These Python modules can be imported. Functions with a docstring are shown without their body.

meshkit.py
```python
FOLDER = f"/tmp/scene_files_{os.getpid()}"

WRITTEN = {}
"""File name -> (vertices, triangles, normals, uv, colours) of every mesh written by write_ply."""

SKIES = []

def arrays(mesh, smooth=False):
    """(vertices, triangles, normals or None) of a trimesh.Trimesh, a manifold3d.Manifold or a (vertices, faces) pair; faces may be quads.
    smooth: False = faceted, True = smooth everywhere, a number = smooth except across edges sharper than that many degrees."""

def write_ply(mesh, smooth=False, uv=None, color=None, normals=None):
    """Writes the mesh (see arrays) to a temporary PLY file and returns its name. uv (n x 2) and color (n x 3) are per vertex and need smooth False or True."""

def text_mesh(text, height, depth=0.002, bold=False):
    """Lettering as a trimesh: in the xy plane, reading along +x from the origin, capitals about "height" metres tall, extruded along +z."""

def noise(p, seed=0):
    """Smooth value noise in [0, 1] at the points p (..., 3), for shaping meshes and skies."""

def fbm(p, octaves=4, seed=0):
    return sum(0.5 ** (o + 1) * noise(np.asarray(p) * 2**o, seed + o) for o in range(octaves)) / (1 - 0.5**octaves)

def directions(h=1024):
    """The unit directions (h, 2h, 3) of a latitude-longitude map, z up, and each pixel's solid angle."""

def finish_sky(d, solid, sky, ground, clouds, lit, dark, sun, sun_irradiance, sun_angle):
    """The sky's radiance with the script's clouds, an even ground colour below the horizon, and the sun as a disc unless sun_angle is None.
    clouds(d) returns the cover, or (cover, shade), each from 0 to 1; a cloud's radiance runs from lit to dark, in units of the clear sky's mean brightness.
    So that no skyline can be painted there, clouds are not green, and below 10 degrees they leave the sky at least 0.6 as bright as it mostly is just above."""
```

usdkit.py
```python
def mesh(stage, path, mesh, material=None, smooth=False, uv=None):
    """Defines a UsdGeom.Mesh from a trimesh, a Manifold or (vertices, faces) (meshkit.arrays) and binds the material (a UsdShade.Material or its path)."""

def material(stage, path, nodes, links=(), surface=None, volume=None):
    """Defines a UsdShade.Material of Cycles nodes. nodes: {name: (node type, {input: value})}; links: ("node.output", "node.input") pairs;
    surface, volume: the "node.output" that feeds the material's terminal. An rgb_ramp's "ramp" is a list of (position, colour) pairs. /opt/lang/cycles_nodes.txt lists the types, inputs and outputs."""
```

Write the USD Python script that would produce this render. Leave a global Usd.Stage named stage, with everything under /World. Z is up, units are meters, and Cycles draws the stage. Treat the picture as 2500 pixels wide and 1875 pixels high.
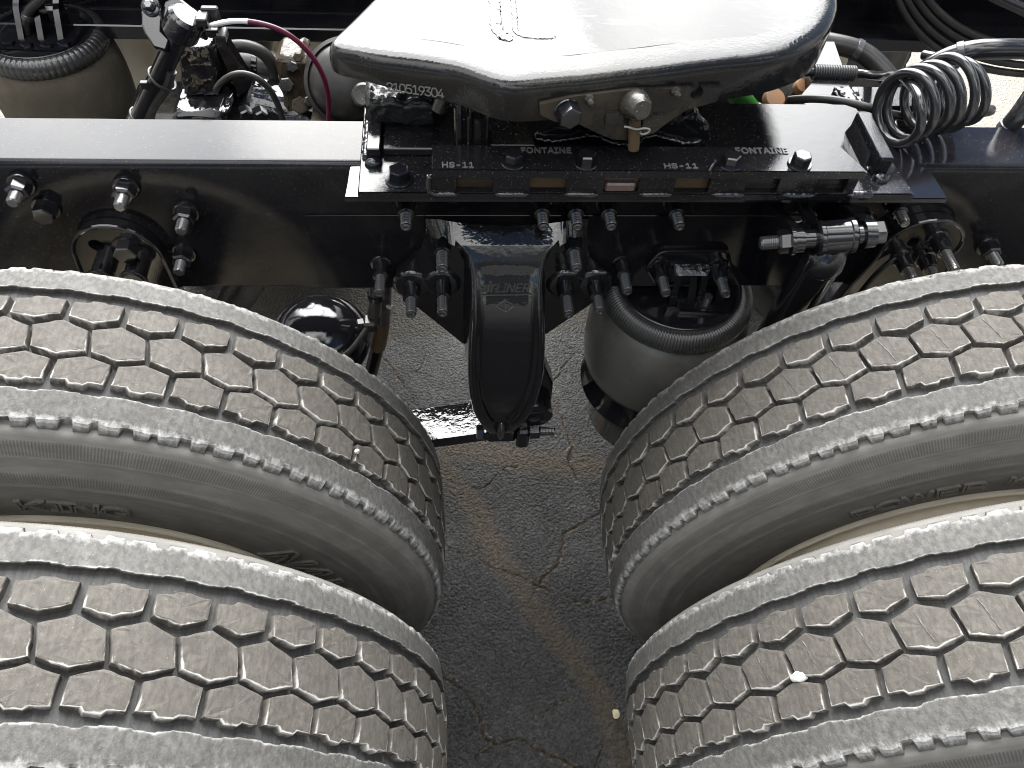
import math, random
import numpy as np, trimesh, usdkit, meshkit
from pxr import Usd, UsdGeom, UsdLux, UsdShade, Sdf, Gf, Vt
import shapely.geometry as sg
from shapely import affinity

stage = Usd.Stage.CreateInMemory()
UsdGeom.SetStageUpAxis(stage, UsdGeom.Tokens.z)
UsdGeom.SetStageMetersPerUnit(stage, 1.0)
W = UsdGeom.Xform.Define(stage, '/World')
stage.SetDefaultPrim(W.GetPrim())
UsdGeom.Scope.Define(stage, '/World/Looks')

# ------------------------------------------------------------------ camera, sky, sun, exposure
CAM_POS, PITCH, YAW, ROLL = np.array([-0.1236, -0.4618, 1.7558]), 0.9348, 0.1283, 0.0880
_f = np.array([math.sin(YAW) * math.cos(PITCH), math.cos(YAW) * math.cos(PITCH), -math.sin(PITCH)])
_r = np.array([math.cos(YAW), -math.sin(YAW), 0.0]); _u = np.cross(_r, _f)
_c, _s = math.cos(ROLL), math.sin(ROLL)
RIGHT, UP = _c * _r + _s * _u, -_s * _r + _c * _u
cam = UsdGeom.Camera.Define(stage, '/World/camera')
m4 = np.eye(4); m4[0, :3], m4[1, :3], m4[2, :3], m4[3, :3] = RIGHT, UP, -_f, CAM_POS
cam.AddTransformOp().Set(Gf.Matrix4d(m4.tolist()))
cam.CreateHorizontalApertureAttr(36.0); cam.CreateVerticalApertureAttr(27.0)
cam.CreateFocalLengthAttr(28.09); cam.CreateClippingRangeAttr(Gf.Vec2f(0.02, 500))
cam.CreateExposureAttr(EXPOSURE := -0.12)

GLOW = 12.5
SUN_EL, SUN_AZ = math.radians(35), math.radians(-2)          # bright haze behind and to the left of the truck
sun_dir = np.array([math.sin(SUN_AZ) * math.cos(SUN_EL), math.cos(SUN_AZ) * math.cos(SUN_EL), math.sin(SUN_EL)])
sky_mat = usdkit.material(stage, '/World/Looks/sky', {
    'tc': ('texture_coordinate', {}),
    'sky': ('sky_texture', {'sky_type': 'single_scattering', 'sun_disc': False, 'sun_elevation': SUN_EL, 'sun_rotation': SUN_AZ, 'air_density': 1.0, 'aerosol_density': 0.3}),
    'n1': ('noise_texture', {'scale': 2.0, 'detail': 6, 'roughness': 0.55, 'distortion': 0.4}),
    'ds': ('vector_math', {'math_type': 'dot_product', 'vector2': tuple(sun_dir)}),
    'gm': ('map_range', {'range_type': 'smoothstep', 'from_min': 0.79, 'from_max': 0.91, 'to_min': 0.0, 'to_max': 1.0, 'clamp': True}),   # thin cloud lit through by the hidden sun
    'dot': ('vector_math', {'math_type': 'dot_product', 'vector2': (0.654, 0.568, 0.5)}),   # a clear opening in the deck, right of the truck
    'gap': ('map_range', {'range_type': 'smoothstep', 'from_min': 0.968, 'from_max': 0.985, 'to_min': 0.0, 'to_max': 1.0, 'clamp': True}),
    'ad': ('math', {'math_type': 'multiply_add', 'value2': 0.45}),
    'sub': ('math', {'math_type': 'subtract'}),
    'cov': ('map_range', {'range_type': 'smoothstep', 'from_min': 0.45, 'from_max': 0.55, 'to_min': 0.0, 'to_max': 1.0, 'clamp': True}),
    'bs': ('map_range', {'range_type': 'smoothstep', 'from_min': -0.75, 'from_max': 0.35, 'to_min': 0.16, 'to_max': 1.15, 'clamp': True}),   # cloud is greyer away from the sun
    'glow': ('math', {'math_type': 'multiply_add', 'value2': GLOW}),
    'dx': ('separate_xyz', {}), 'zm': ('map_range', {'range_type': 'smoothstep', 'from_min': 0.45, 'from_max': 0.90, 'to_min': 0.0, 'to_max': 3.2, 'clamp': True}), 'gz': ('math', {'math_type': 'add'}),   # the deck is brightest overhead
    'n2': ('noise_texture', {'scale': 2.6, 'detail': 5}),
    'cl': ('rgb_ramp', {'ramp': [(0.30, (5.2, 5.35, 5.6)), (0.66, (10.5, 10.4, 10.1))]}),
    'cg': ('vector_math', {'math_type': 'scale'}),
    'mix': ('mix_color', {'use_clamp': False}),
    'bg': ('background_shader', {'strength': 0.10})},
    [('tc.generated', 'n1.vector'), ('tc.generated', 'n2.vector'), ('tc.generated', 'dot.vector1'), ('tc.generated', 'ds.vector1'), ('dot.value', 'gap.value'), ('ds.value', 'gm.value'), ('ds.value', 'bs.value'), ('bs.result', 'glow.value3'),
     ('gm.result', 'ad.value1'), ('n1.fac', 'ad.value3'), ('ad.value', 'sub.value1'), ('gap.result', 'sub.value2'), ('sub.value', 'cov.value'), ('n2.fac', 'cl.fac'), ('gm.result', 'glow.value1'),
     ('cl.color', 'cg.vector1'), ('tc.generated', 'dx.vector'), ('dx.z', 'zm.value'), ('glow.value', 'gz.value1'), ('zm.result', 'gz.value2'), ('gz.value', 'cg.scale'), ('cov.result', 'mix.fac'), ('sky.color', 'mix.a'), ('cg.vector', 'mix.b'), ('mix.result', 'bg.color')], surface='bg.background')
dome = UsdLux.DomeLight.Define(stage, '/World/sky')
UsdShade.MaterialBindingAPI.Apply(dome.GetPrim()).Bind(sky_mat)
dome.GetPrim().SetCustomDataByKey('kind', 'structure')
sun = UsdLux.DistantLight.Define(stage, '/World/sun')
sun.CreateIntensityAttr(0.15); sun.CreateAngleAttr(24.0); sun.CreateColorAttr(Gf.Vec3f(1.0, 0.97, 0.93))
UsdShade  # keep import order plain
sun.GetPrim().CreateAttribute('inputs:normalize', Sdf.ValueTypeNames.Bool).Set(True)
_z = sun_dir; _x = np.cross([0, 0, 1.0], _z); _x /= np.linalg.norm(_x); _y = np.cross(_z, _x)
ms = np.eye(4); ms[0, :3], ms[1, :3], ms[2, :3] = _x, _y, _z
sun.AddTransformOp().Set(Gf.Matrix4d(ms.tolist()))

# ------------------------------------------------------------------ helpers
rng = np.random.default_rng(7)
used = {}
def numbered(path):
    n = used.get(path, -1) + 1
    used[path] = n
    return path if n == 0 else f'{path}_{n:03d}'
def tag(p, label=None, cat=None, group=None, kind=None):
    p = p.GetPrim() if hasattr(p, 'GetPrim') else p
    for k, v in (('label', label), ('category', cat), ('group', group), ('kind', kind)):
        if v: p.SetCustomDataByKey(k, v)
    return p
def thing(name, label=None, cat=None, group=None, loc=(0, 0, 0), parent='/World'):
    path = numbered(f'{parent}/{name}')
    x = UsdGeom.Xform.Define(stage, path)
    if np.any(np.asarray(loc) != 0): x.AddTranslateOp().Set(Gf.Vec3d(*map(float, loc)))
    tag(x, label, cat, group)
    return path
def obj(name, mesh, mat, parent='/World', smooth=35, origin=None, **pv):
    """ONE Mesh prim called name under parent; pv are per-vertex primvars (then smooth is True or False)."""
    path = numbered(f'{parent}/{name}')
    v, f, n = meshkit.arrays(mesh, smooth)
    if origin is not None: v = v - np.asarray(origin)
    m = usdkit.mesh(stage, path, (v, f), LOOK[mat], smooth=False)
    if n is not None:
        m.CreateNormalsAttr(Vt.Vec3fArray.FromNumpy(n.astype(np.float32))); m.SetNormalsInterpolation('vertex')
    for k, a in pv.items():
        UsdGeom.PrimvarsAPI(m).CreatePrimvar(k, Sdf.ValueTypeNames.FloatArray, 'vertex').Set(Vt.FloatArray.FromNumpy(np.asarray(a, np.float32)))
    return path
def prim(path): return stage.GetPrimAtPath(path)
cat_ = trimesh.util.concatenate
def T(m, t=(0, 0, 0), R=None):
    m = m.copy()
    if R is not None:
        M = np.eye(4); M[:3, :3] = R; m.apply_transform(M)
    m.apply_translation(t); return m
def frame(axis, hint=(0, 0, 1)):
    """rotation whose z is axis"""
    z = np.asarray(axis, float); z /= np.linalg.norm(z)
    h = np.asarray(hint, float)
    if abs(z @ h) > .95: h = np.array([1., 0, 0])
    x = np.cross(h, z); x /= np.linalg.norm(x)
    return np.stack([x, np.cross(z, x), z], 1)
def cyl(p, q, r, n=20, r2=None):
    p, q = np.asarray(p, float), np.asarray(q, float); L = np.linalg.norm(q - p)
    return lathe([(0, 0), (r, 0), (r if r2 is None else r2, L), (0, L)], p, q - p, n)
def lathe(prof, origin=(0, 0, 0), axis=(0, 0, 1), n=32):
    prof = np.asarray(prof, float); k = len(prof); a = np.linspace(0, 2 * np.pi, n, endpoint=False)
    v = np.stack([prof[:, None, 0] * np.cos(a), prof[:, None, 0] * np.sin(a), np.repeat(prof[:, 1:2], n, 1)], -1).reshape(-1, 3)
    f = []
    for i in range(k - 1):
        A = i * n + np.arange(n); B = i * n + (np.arange(n) + 1) % n
        f += [np.stack([A, B, B + n], 1), np.stack([A, B + n, A + n], 1)]
    m = trimesh.Trimesh(v, np.vstack(f), process=False)
    m.merge_vertices(); m.update_faces(m.nondegenerate_faces())
    return T(m, origin, frame(axis))
def box(x0, x1, y0, y1, z0, z1, c=0.002):
    """box with chamfered edges"""
    c = min(c, .45 * min(x1 - x0, y1 - y0, z1 - z0))
    if c <= 0: return T(trimesh.creation.box((x1 - x0, y1 - y0, z1 - z0)), ((x0 + x1) / 2, (y0 + y1) / 2, (z0 + z1) / 2))
    P = []
    for sx in (0, 1):
        for sy in (0, 1):
            for sz in (0, 1):
                b = np.array([(x0, x1)[sx], (y0, y1)[sy], (z0, z1)[sz]]); d = np.array([1 - 2 * sx, 1 - 2 * sy, 1 - 2 * sz]) * c
                for k in range(3):
                    q = b + d; q[k] = b[k]; P.append(q)
    return trimesh.convex.convex_hull(np.array(P))
def prism(poly, depth, M=None, t=(0, 0, 0), c=0.0):
    """extrude a shapely polygon (or points) along +z by depth with an optional chamfer at the far rim, then rotate by M and move by t"""
    p = poly if hasattr(poly, 'exterior') else sg.Polygon(poly)
    if c > 0:
        a = trimesh.creation.extrude_polygon(p, depth - c, engine='earcut')
        q = p.buffer(-c * .9, join_style=2)
        if q.geom_type == 'Polygon' and len(q.exterior.coords) == len(p.exterior.coords) and not p.interiors:
            o, i = np.array(p.exterior.coords)[:-1], np.array(q.exterior.coords)[:-1]
            s = np.argmin(np.linalg.norm(i - o[0], axis=1)); i = np.roll(i, -s, 0); n = len(o)
            lo = np.c_[o, np.full(n, depth - c)]; hi = np.c_[i, np.full(n, depth)]
            k = np.arange(n); k2 = (k + 1) % n
            rim = trimesh.Trimesh(np.vstack([lo, hi]), np.vstack([np.c_[k, k2, k2 + n], np.c_[k, k2 + n, k + n]]), process=False)
            vv, ff = trimesh.creation.triangulate_polygon(q, engine='earcut')
            cap = trimesh.Trimesh(np.c_[vv, np.full(len(vv), depth)], ff, process=False)
            side = trimesh.creation.extrude_polygon(p, depth - c, engine='earcut')
            m = cat_([side, rim, cap])
        else: m = trimesh.creation.extrude_polygon(p, depth, engine='earcut')
    else: m = trimesh.creation.extrude_polygon(p, depth, engine='earcut')
    return T(m, t, M)
AXY = np.array([[1., 0, 0], [0, 0, -1], [0, 1, 0]])       # local xy -> world xz, local +z -> world -y (towards the camera side)
def spline(P, n=60):
    from scipy.interpolate import CubicSpline
    P = np.asarray(P, float)
    d = np.r_[0, np.cumsum(np.linalg.norm(np.diff(P, axis=0), axis=1) ** .7)]
    return CubicSpline(d, P)(np.linspace(0, d[-1], n))
def tube(P, r, n=12, cap=True, closed=False):
    P = np.asarray(P, float); k = len(P)
    r = np.broadcast_to(r, k)
    t = np.gradient(P, axis=0); t /= np.linalg.norm(t, axis=1)[:, None]
    u = np.cross(t[0], (0, 0, 1) if abs(t[0][2]) < .9 else (1, 0, 0)); u /= np.linalg.norm(u)
    a = np.linspace(0, 2 * np.pi, n, endpoint=False); V = []
    for i in range(k):
        u = u - t[i] * (u @ t[i]); u /= np.linalg.norm(u); w = np.cross(t[i], u)
        V.append(P[i] + r[i] * (np.cos(a)[:, None] * u + np.sin(a)[:, None] * w))
    V = np.array(V).reshape(-1, 3); f = []
    for i in range(k - 1):
        A = i * n + np.arange(n); B = i * n + (np.arange(n) + 1) % n
        f += [np.stack([A, B, B + n], 1), np.stack([A, B + n, A + n], 1)]
    f = np.vstack(f)
    if cap:
        V = np.vstack([V, P[0], P[-1]]); a0 = np.arange(n); b0 = (a0 + 1) % n
        f = np.vstack([f, np.stack([b0, a0, np.full(n, k * n)], 1), np.stack([(k - 1) * n + a0, (k - 1) * n + b0, np.full(n, k * n + 1)], 1)])
    return trimesh.Trimesh(V, f, process=False)
def hexpoly(af, rot=0.0):
    r = af / math.sqrt(3); a = np.arange(6) * np.pi / 3 + rot
    return np.stack([r * np.cos(a), r * np.sin(a)], 1)
def hexprism(af, h, c=.0015, rot=0.0):
    o = hexpoly(af, rot); i = hexpoly(af - 2 * c, rot)
    P = np.vstack([np.c_[o, np.zeros(6)], np.c_[o, np.full(6, h - c)], np.c_[i, np.full(6, h)]])
    return trimesh.convex.convex_hull(P)
def thread(r, L, pitch=.0024, amp=.0008, n=14):
    """a threaded stud along +z (rings, which is what a thread reads as)"""
    k = int(L / pitch); pr = [(0, 0)]
    for i in range(k):
        pr += [(r - amp, i * pitch), (r, (i + .35) * pitch), (r, (i + .65) * pitch)]
    z = k * pitch
    pr += [(r - amp, z), (r * .75, z + .002), (0, z + .002)]
    return lathe(pr, n=n)

# ------------------------------------------------------------------ materials
LOOK = {}
def mat(name, nodes, links=(), surface='p.BSDF', **k):
    LOOK[name] = usdkit.material(stage, '/World/Looks/' + name, nodes, links, surface=surface, **k)
def paint(name, color, rough=.06, spec=.5, ior=1.55, peel=.02, coat=0.0, dust=0.0, dustcol=(.30, .27, .22), scale=900, grit=0.0, stretch=(1, 1, 1), dlo=.48, dhi=.78):
    """glossy paint over metal: fine orange peel, patches of dust and grit"""
    mat(name, {
        'g': ('geometry', {}),
        'n1': ('noise_texture', {'scale': scale, 'detail': 2}),
        'n2': ('noise_texture', {'scale': 34.0, 'detail': 4}),
        'hm': ('math', {'math_type': 'multiply_add', 'value2': 2.4}),
        'b': ('bump', {'strength': peel, 'distance': .002}),
        'n3': ('noise_texture', {'scale': 9.0, 'detail': 8, 'roughness': .65}),
        'st': ('vector_math', {'math_type': 'multiply', 'vector2': stretch}),
        'd': ('map_range', {'from_min': dlo, 'from_max': dhi, 'to_min': 0.0, 'to_max': dust, 'clamp': True}),
        'n4': ('noise_texture', {'scale': 420.0, 'detail': 1}),
        'gr': ('map_range', {'from_min': .70, 'from_max': .74, 'to_min': 0.0, 'to_max': grit, 'clamp': True}),
        'ad': ('math', {'math_type': 'add', 'use_clamp': True}),
        'mc': ('mix_color', {'a': color, 'b': dustcol}),
        'ro': ('map_range', {'from_min': 0.0, 'from_max': 1.0, 'to_min': rough, 'to_max': .8, 'clamp': True}),
        'p': ('principled_bsdf', {'ior': ior, 'specular_ior_level': spec, 'coat_weight': coat, 'coat_roughness': .02})},
        [('g.position', 'n1.vector'), ('g.position', 'n2.vector'), ('g.position', 'st.vector1'), ('st.vector', 'n3.vector'), ('g.position', 'n4.vector'),
         ('n2.fac', 'hm.value1'), ('n1.fac', 'hm.value3'), ('hm.value', 'b.height'), ('b.normal', 'p.normal'), ('n3.fac', 'd.value'), ('n4.fac', 'gr.value'),
         ('d.result', 'ad.value1'), ('gr.result', 'ad.value2'), ('ad.value', 'mc.fac'), ('mc.result', 'p.base_color'), ('ad.value', 'ro.value'), ('ro.result', 'p.roughness')])
paint('black_gloss', (.004, .004, .005), rough=.035, ior=1.85, peel=.03)
paint('black_cast', (.005, .005, .006), rough=.045, ior=1.85, peel=.16, scale=130)
paint('black_dusty', (.007, .007, .007), rough=.09, ior=1.6, peel=.10, dust=.22, grit=.5)
paint('rail_paint', (.004, .004, .0055), rough=.04, ior=1.42, peel=.03, dust=.03, grit=.16)
paint('black_satin', (.012, .012, .012), rough=.32, ior=1.5, peel=.10, dust=.10)
paint('rubber_hose', (.012, .012, .012), rough=.28, ior=1.55, peel=.05, dust=.08)
paint('thread_steel', (.03, .03, .032), rough=.22, ior=1.9, peel=.05)
paint('steel_bright', (.32, .31, .30), rough=.28, ior=2.2, peel=.05)
paint('hose_gloss', (.010, .010, .011), rough=.13, ior=1.8, peel=.03)
paint('rust', (.075, .045, .022), rough=.55, ior=1.5, peel=.25, dust=.5, dustcol=(.16, .12, .075))
paint('grease', (.03, .022, .014), rough=.25, ior=1.5, peel=.5, dust=.35, dustcol=(.13, .10, .07), scale=200)
paint('bag_rubber', (.050, .049, .046), rough=.30, ior=1.75, peel=.06, dust=.5, dustcol=(.105, .099, .084))
paint('bag_rubber_clean', (.016, .016, .016), rough=.22, ior=1.9, peel=.04, dust=.30, dustcol=(.08, .075, .065))
paint('wire_red', (.060, .004, .020), rough=.35, ior=1.5, peel=.0)
paint('wire_white', (.62, .62, .60), rough=.35, ior=1.5, peel=.0)
paint('hose_green', (.03, .13, .025), rough=.2, ior=1.5, peel=.0)
paint('plastic_tan', (.36, .20, .11), rough=.3, ior=1.5, peel=.02)
paint('pebble_white', (.75, .74, .70), rough=.7, ior=1.5, peel=.5)
paint('pebble_cream', (.72, .66, .42), rough=.7, ior=1.5, peel=.5)
paint('rim_cream', (.70, .64, .52), rough=.35, ior=1.5, peel=.05, dust=.18, dustcol=(.24, .20, .14))
paint('canvas_dust', (.085, .075, .058), rough=.85, ior=1.3, peel=.4, dust=.6, dustcol=(.17, .145, .105))

def rubber(name, base_a, base_b, chalk, chalk_lo, chalk_hi, bands=False, streak=(40., 260., 60.), bump=.35):
    """tyre rubber in the wheel's own axes: grain along the axle, chalky scuffs where the vertex value 'dust' is high"""
    nodes = {
        'tc': ('texture_coordinate', {}), 'sx': ('separate_xyz', {}), 'g': ('geometry', {}),
        'at': ('math', {'math_type': 'arctan2'}), 'sc': ('math', {'math_type': 'multiply', 'value2': .52}),
        'xx': ('math', {'math_type': 'multiply'}), 'zz': ('math', {'math_type': 'multiply_add'}), 'rr': ('math', {'math_type': 'sqrt'}),
        'cv': ('combine_xyz', {}), 'oi': ('object_info', {}),
        'ad': ('vector_math', {'math_type': 'multiply_add', 'vector2': (1, 1, 1)}),
        'm1': ('mapping', {'scale': (streak[1], streak[0], streak[2]), 'rotation': (0, 0, .35)}),
        'n1': ('noise_texture', {'scale': 1.0, 'detail': 4, 'roughness': .6}),
        'n2': ('noise_texture', {'scale': 28.0, 'detail': 5, 'roughness': .6}),
        'n3': ('noise_texture', {'scale': 380.0, 'detail': 3, 'roughness': .7}),
        'n5': ('noise_texture', {'scale': 62.0, 'detail': 5, 'roughness': .75}),
        'c1': ('rgb_ramp', {'ramp': [(.36, base_a), (.64, base_b)]}),
        'hs': ('mix_color', {'blend_type': 'mix', 'fac': .30, 'b': tuple(.8 * c for c in base_a)}),
        'm2': ('map_range', {'from_min': .40, 'from_max': .70, 'to_min': 0., 'to_max': .55, 'clamp': True}),
        'da': ('attribute', {'attribute': 'dust'}),
        'dn': ('math', {'math_type': 'multiply_add', 'value2': 1.1}),
        'dn2': ('math', {'math_type': 'multiply_add', 'value2': .55}),
        'dr': ('map_range', {'range_type': 'smoothstep', 'from_min': chalk_lo, 'from_max': chalk_hi, 'to_min': 0., 'to_max': .92, 'clamp': True}),
        'cm': ('mix_color', {'b': chalk}),
        'sp': ('noise_texture', {'scale': 620.0, 'detail': 1}),
        'sr': ('map_range', {'from_min': .73, 'from_max': .78, 'to_min': 0., 'to_max': .6, 'clamp': True}),
        'cs': ('mix_color', {'b': (.28, .25, .20)}),
        'hb': ('math', {'math_type': 'multiply_add', 'value2': .6}),
        'b': ('bump', {'strength': bump, 'distance': .0012}),
        'p': ('principled_bsdf', {'roughness': .75, 'specular_ior_level': .25})}
    links = [('tc.object', 'sx.vector'), ('sx.x', 'at.value1'), ('sx.z', 'at.value2'), ('at.value', 'sc.value1'), ('sc.value', 'cv.x'), ('sx.y', 'cv.y'),
             ('sx.x', 'xx.value1'), ('sx.x', 'xx.value2'), ('sx.z', 'zz.value1'), ('sx.z', 'zz.value2'), ('xx.value', 'zz.value3'), ('zz.value', 'rr.value1'), ('rr.value', 'cv.z'),
             ('cv.vector', 'm1.vector'), ('m1.vector', 'n1.vector'), ('g.position', 'n2.vector'), ('g.position', 'n3.vector'), ('g.position', 'n5.vector'), ('g.position', 'sp.vector'),
             ('n1.fac', 'c1.fac'), ('c1.color', 'hs.a'), ('n2.fac', 'm2.value'), ('m2.result', 'hs.fac'),
             ('n5.fac', 'dn.value1'), ('da.fac', 'dn.value3'), ('n1.fac', 'dn2.value1'), ('dn.value', 'dn2.value3'), ('dn2.value', 'dr.value'),
             ('sp.fac', 'sr.value'), ('sr.result', 'cs.fac'),
             ('hs.result', 'cm.a'), ('dr.result', 'cm.fac'), ('cm.result', 'cs.a'), ('cs.result', 'p.base_color'),
             ('n3.fac', 'hb.value1'), ('n1.fac', 'hb.value3'), ('hb.value', 'b.height'), ('b.normal', 'p.normal')]
    if bands:      # two serrated rings moulded on the sidewall
        nodes |= {'th': ('math', {'math_type': 'multiply', 'value2': 900.0 / (2 * math.pi) * 2 * math.pi}), 'si': ('math', {'math_type': 'sine'}),
                  'r1': ('rgb_ramp', {'interpolate': False, 'ramp': [(0, (0, 0, 0)), (.426, (1, 1, 1)), (.444, (0, 0, 0)), (.4715, (1, 1, 1)), (.4925, (0, 0, 0))]}),
                  'sb': ('math', {'math_type': 'multiply'}), 'hb2': ('math', {'math_type': 'multiply_add', 'value2': .8}),
                  'ln': ('map_range', {'from_min': -1., 'from_max': 1., 'to_min': 0., 'to_max': .45, 'clamp': True}),
                  'lm': ('math', {'math_type': 'multiply'}),
                  'ln2': ('mix_color', {'b': (.035, .032, .028)})}
        links = [l for l in links if l not in (('hb.value', 'b.height'), ('cs.result', 'p.base_color'))]
        links += [('at.value', 'th.value1'), ('th.value', 'si.value1'), ('rr.value', 'r1.fac'), ('si.value', 'ln.value'), ('ln.result', 'lm.value1'), ('r1.color', 'lm.value2'),
                  ('lm.value', 'ln2.fac'), ('cs.result', 'ln2.a'), ('ln2.result', 'p.base_color'),
                  ('si.value', 'sb.value1'), ('r1.color', 'sb.value2'), ('sb.value', 'hb2.value1'), ('hb.value', 'hb2.value3'), ('hb2.value', 'b.height')]
    mat(name, nodes, links)
rubber('tread_rubber', (0.061, 0.0558, 0.0488), (0.092, 0.0840, 0.0735), (0.32, 0.31, 0.29), 1.29, 1.82, streak=(95, 230, 60))
rubber('rib_rubber', (0.060, 0.058, 0.0545), (0.108, 0.1045, 0.0985), (0.30, 0.296, 0.288), 1.28, 1.9, streak=(110, 170, 60), bump=.6)
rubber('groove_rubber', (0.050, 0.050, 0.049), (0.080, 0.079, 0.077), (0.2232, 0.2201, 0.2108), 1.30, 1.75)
rubber('wall_rubber', (0.122, 0.117, 0.109), (0.160, 0.1535, 0.143), (0.3100, 0.3038, 0.2914), 1.36, 1.78, bands=True, streak=(30, 18, 120), bump=.12)
paint('black_pin', (.020, .020, .021), rough=.14, ior=2.6, peel=.02)
paint('black_letter', (.012, .012, .012), rough=.12, ior=2.2, peel=.06)
paint('black_plate', (.005, .005, .006), rough=.05, ior=1.55, peel=.06, grit=.35, scale=700)
paint('rust_bar', (.10, .065, .055), rough=.22, ior=2.0, peel=.2, dust=.2, dustcol=(.05, .03, .025))
paint('black_top', (.006, .006, .0065), rough=.06, ior=1.40, peel=.05, scale=60, grit=.15, dust=.55, dustcol=(.10, .095, .085), stretch=(.5, 3.2, 1), dlo=.57, dhi=.72)
paint('black_skirt', (.006, .006, .0065), rough=.07, ior=1.48, peel=.14, scale=240, grit=.2, dust=.10, dustcol=(.10, .08, .055))
paint('glint_grey', (.13, .13, .125), rough=.25, ior=1.8, peel=.1)  # grey stands in for light reflected by the black raised letters
paint('ear_paint', (.008, .008, .008), rough=.10, ior=1.5, peel=.25, dust=.85, dlo=.46, dhi=.66, dustcol=(.058, .043, .029), grit=.3)
paint('black_grease', (.008, .008, .008), rough=.22, ior=1.6, peel=.5, scale=120)

# ------------------------------------------------------------------ ground
def dense(a, b, step, far):
    core = np.arange(a, b + 1e-9, step); g = [step * 3]
    while sum(g) < far: g.append(g[-1] * 1.35)
    s = np.cumsum(g)
    return np.r_[a - s[::-1], core, b + s]
gx, gy = dense(-.46, .46, .0034, 70), dense(-.36, 1.20, .0036, 90)
X, Y = np.meshgrid(gx, gy)
P2 = np.stack([X.ravel(), Y.ravel()], 1)
def dist(P, line):
    d = np.full(len(P), 1e9)
    for a, b in zip(line[:-1], line[1:]):
        a, b = np.array(a), np.array(b); t = np.clip((P - a) @ (b - a) / ((b - a) @ (b - a)), 0, 1)
        d = np.minimum(d, np.linalg.norm(P - a - t[:, None] * (b - a), axis=1))
    return d
near = (np.abs(P2[:, 0]) < .7) & (P2[:, 1] > -.6) & (P2[:, 1] < 1.6)
Q3 = np.c_[P2, np.zeros(len(P2))]
wob = np.stack([meshkit.fbm(Q3[near] * 26, 4, 1) - .5, meshkit.fbm(Q3[near] * 26, 4, 5) - .5], 1)
wob2 = np.stack([meshkit.fbm(Q3[near] * 9, 3, 11) - .5, meshkit.fbm(Q3[near] * 9, 3, 15) - .5], 1)
CRACKS = [[(-.158, .353), (-.133, .344), (-.097, .329), (-.067, .323), (-.048, .298), (-.008, .286), (.036, .266), (.07, .243), (.094, .237), (.132, .215), (.176, .203), (.238, .216), (.35, .23)],
          [(.07, .243), (.086, .264), (.115, .295), (.129, .338), (.143, .377), (.176, .393), (.211, .421), (.237, .435), (.34, .47)],
          [(-.3, .13), (-.168, .067), (-.136, .041), (-.091, .001), (-.075, -.047), (-.062, -.077), (-.04, -.085), (.009, -.085), (.043, -.103), (.068, -.121), (.128, -.14), (.2, -.16)],
          [(-.067, .498), (-.034, .518), (.017, .564), (.045, .561)], [(.038, -.048), (.077, -.024), (.12, -.002)], [(-.071, .361), (-.065, .317), (-.048, .298)],
          [(.15, -.145), (.172, -.113), (.179, -.093)], [(.211, .511), (.221, .456), (.229, .432)], [(-.04, -.085), (-.063, -.098), (-.09, -.109)],
          [(-.34, .99), (-.307, .921), (-.278, .869), (-.254, .834), (-.227, .784)], [(-.197, .955), (-.206, .885), (-.245, .823)], [(.163, .986), (.208, .949), (.244, .93), (.3, .9)],
          [(.12, .87), (.143, .804), (.165, .748), (.169, .689), (.184, .617), (.172, .587), (.19, .52)], [(.225, .93), (.18, .86), (.149, .821)]]
WIDE = [.55, .9, .7, .45, .35, .6, .4, .25, .3, .5, .5, .5, .9, .4]
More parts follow.
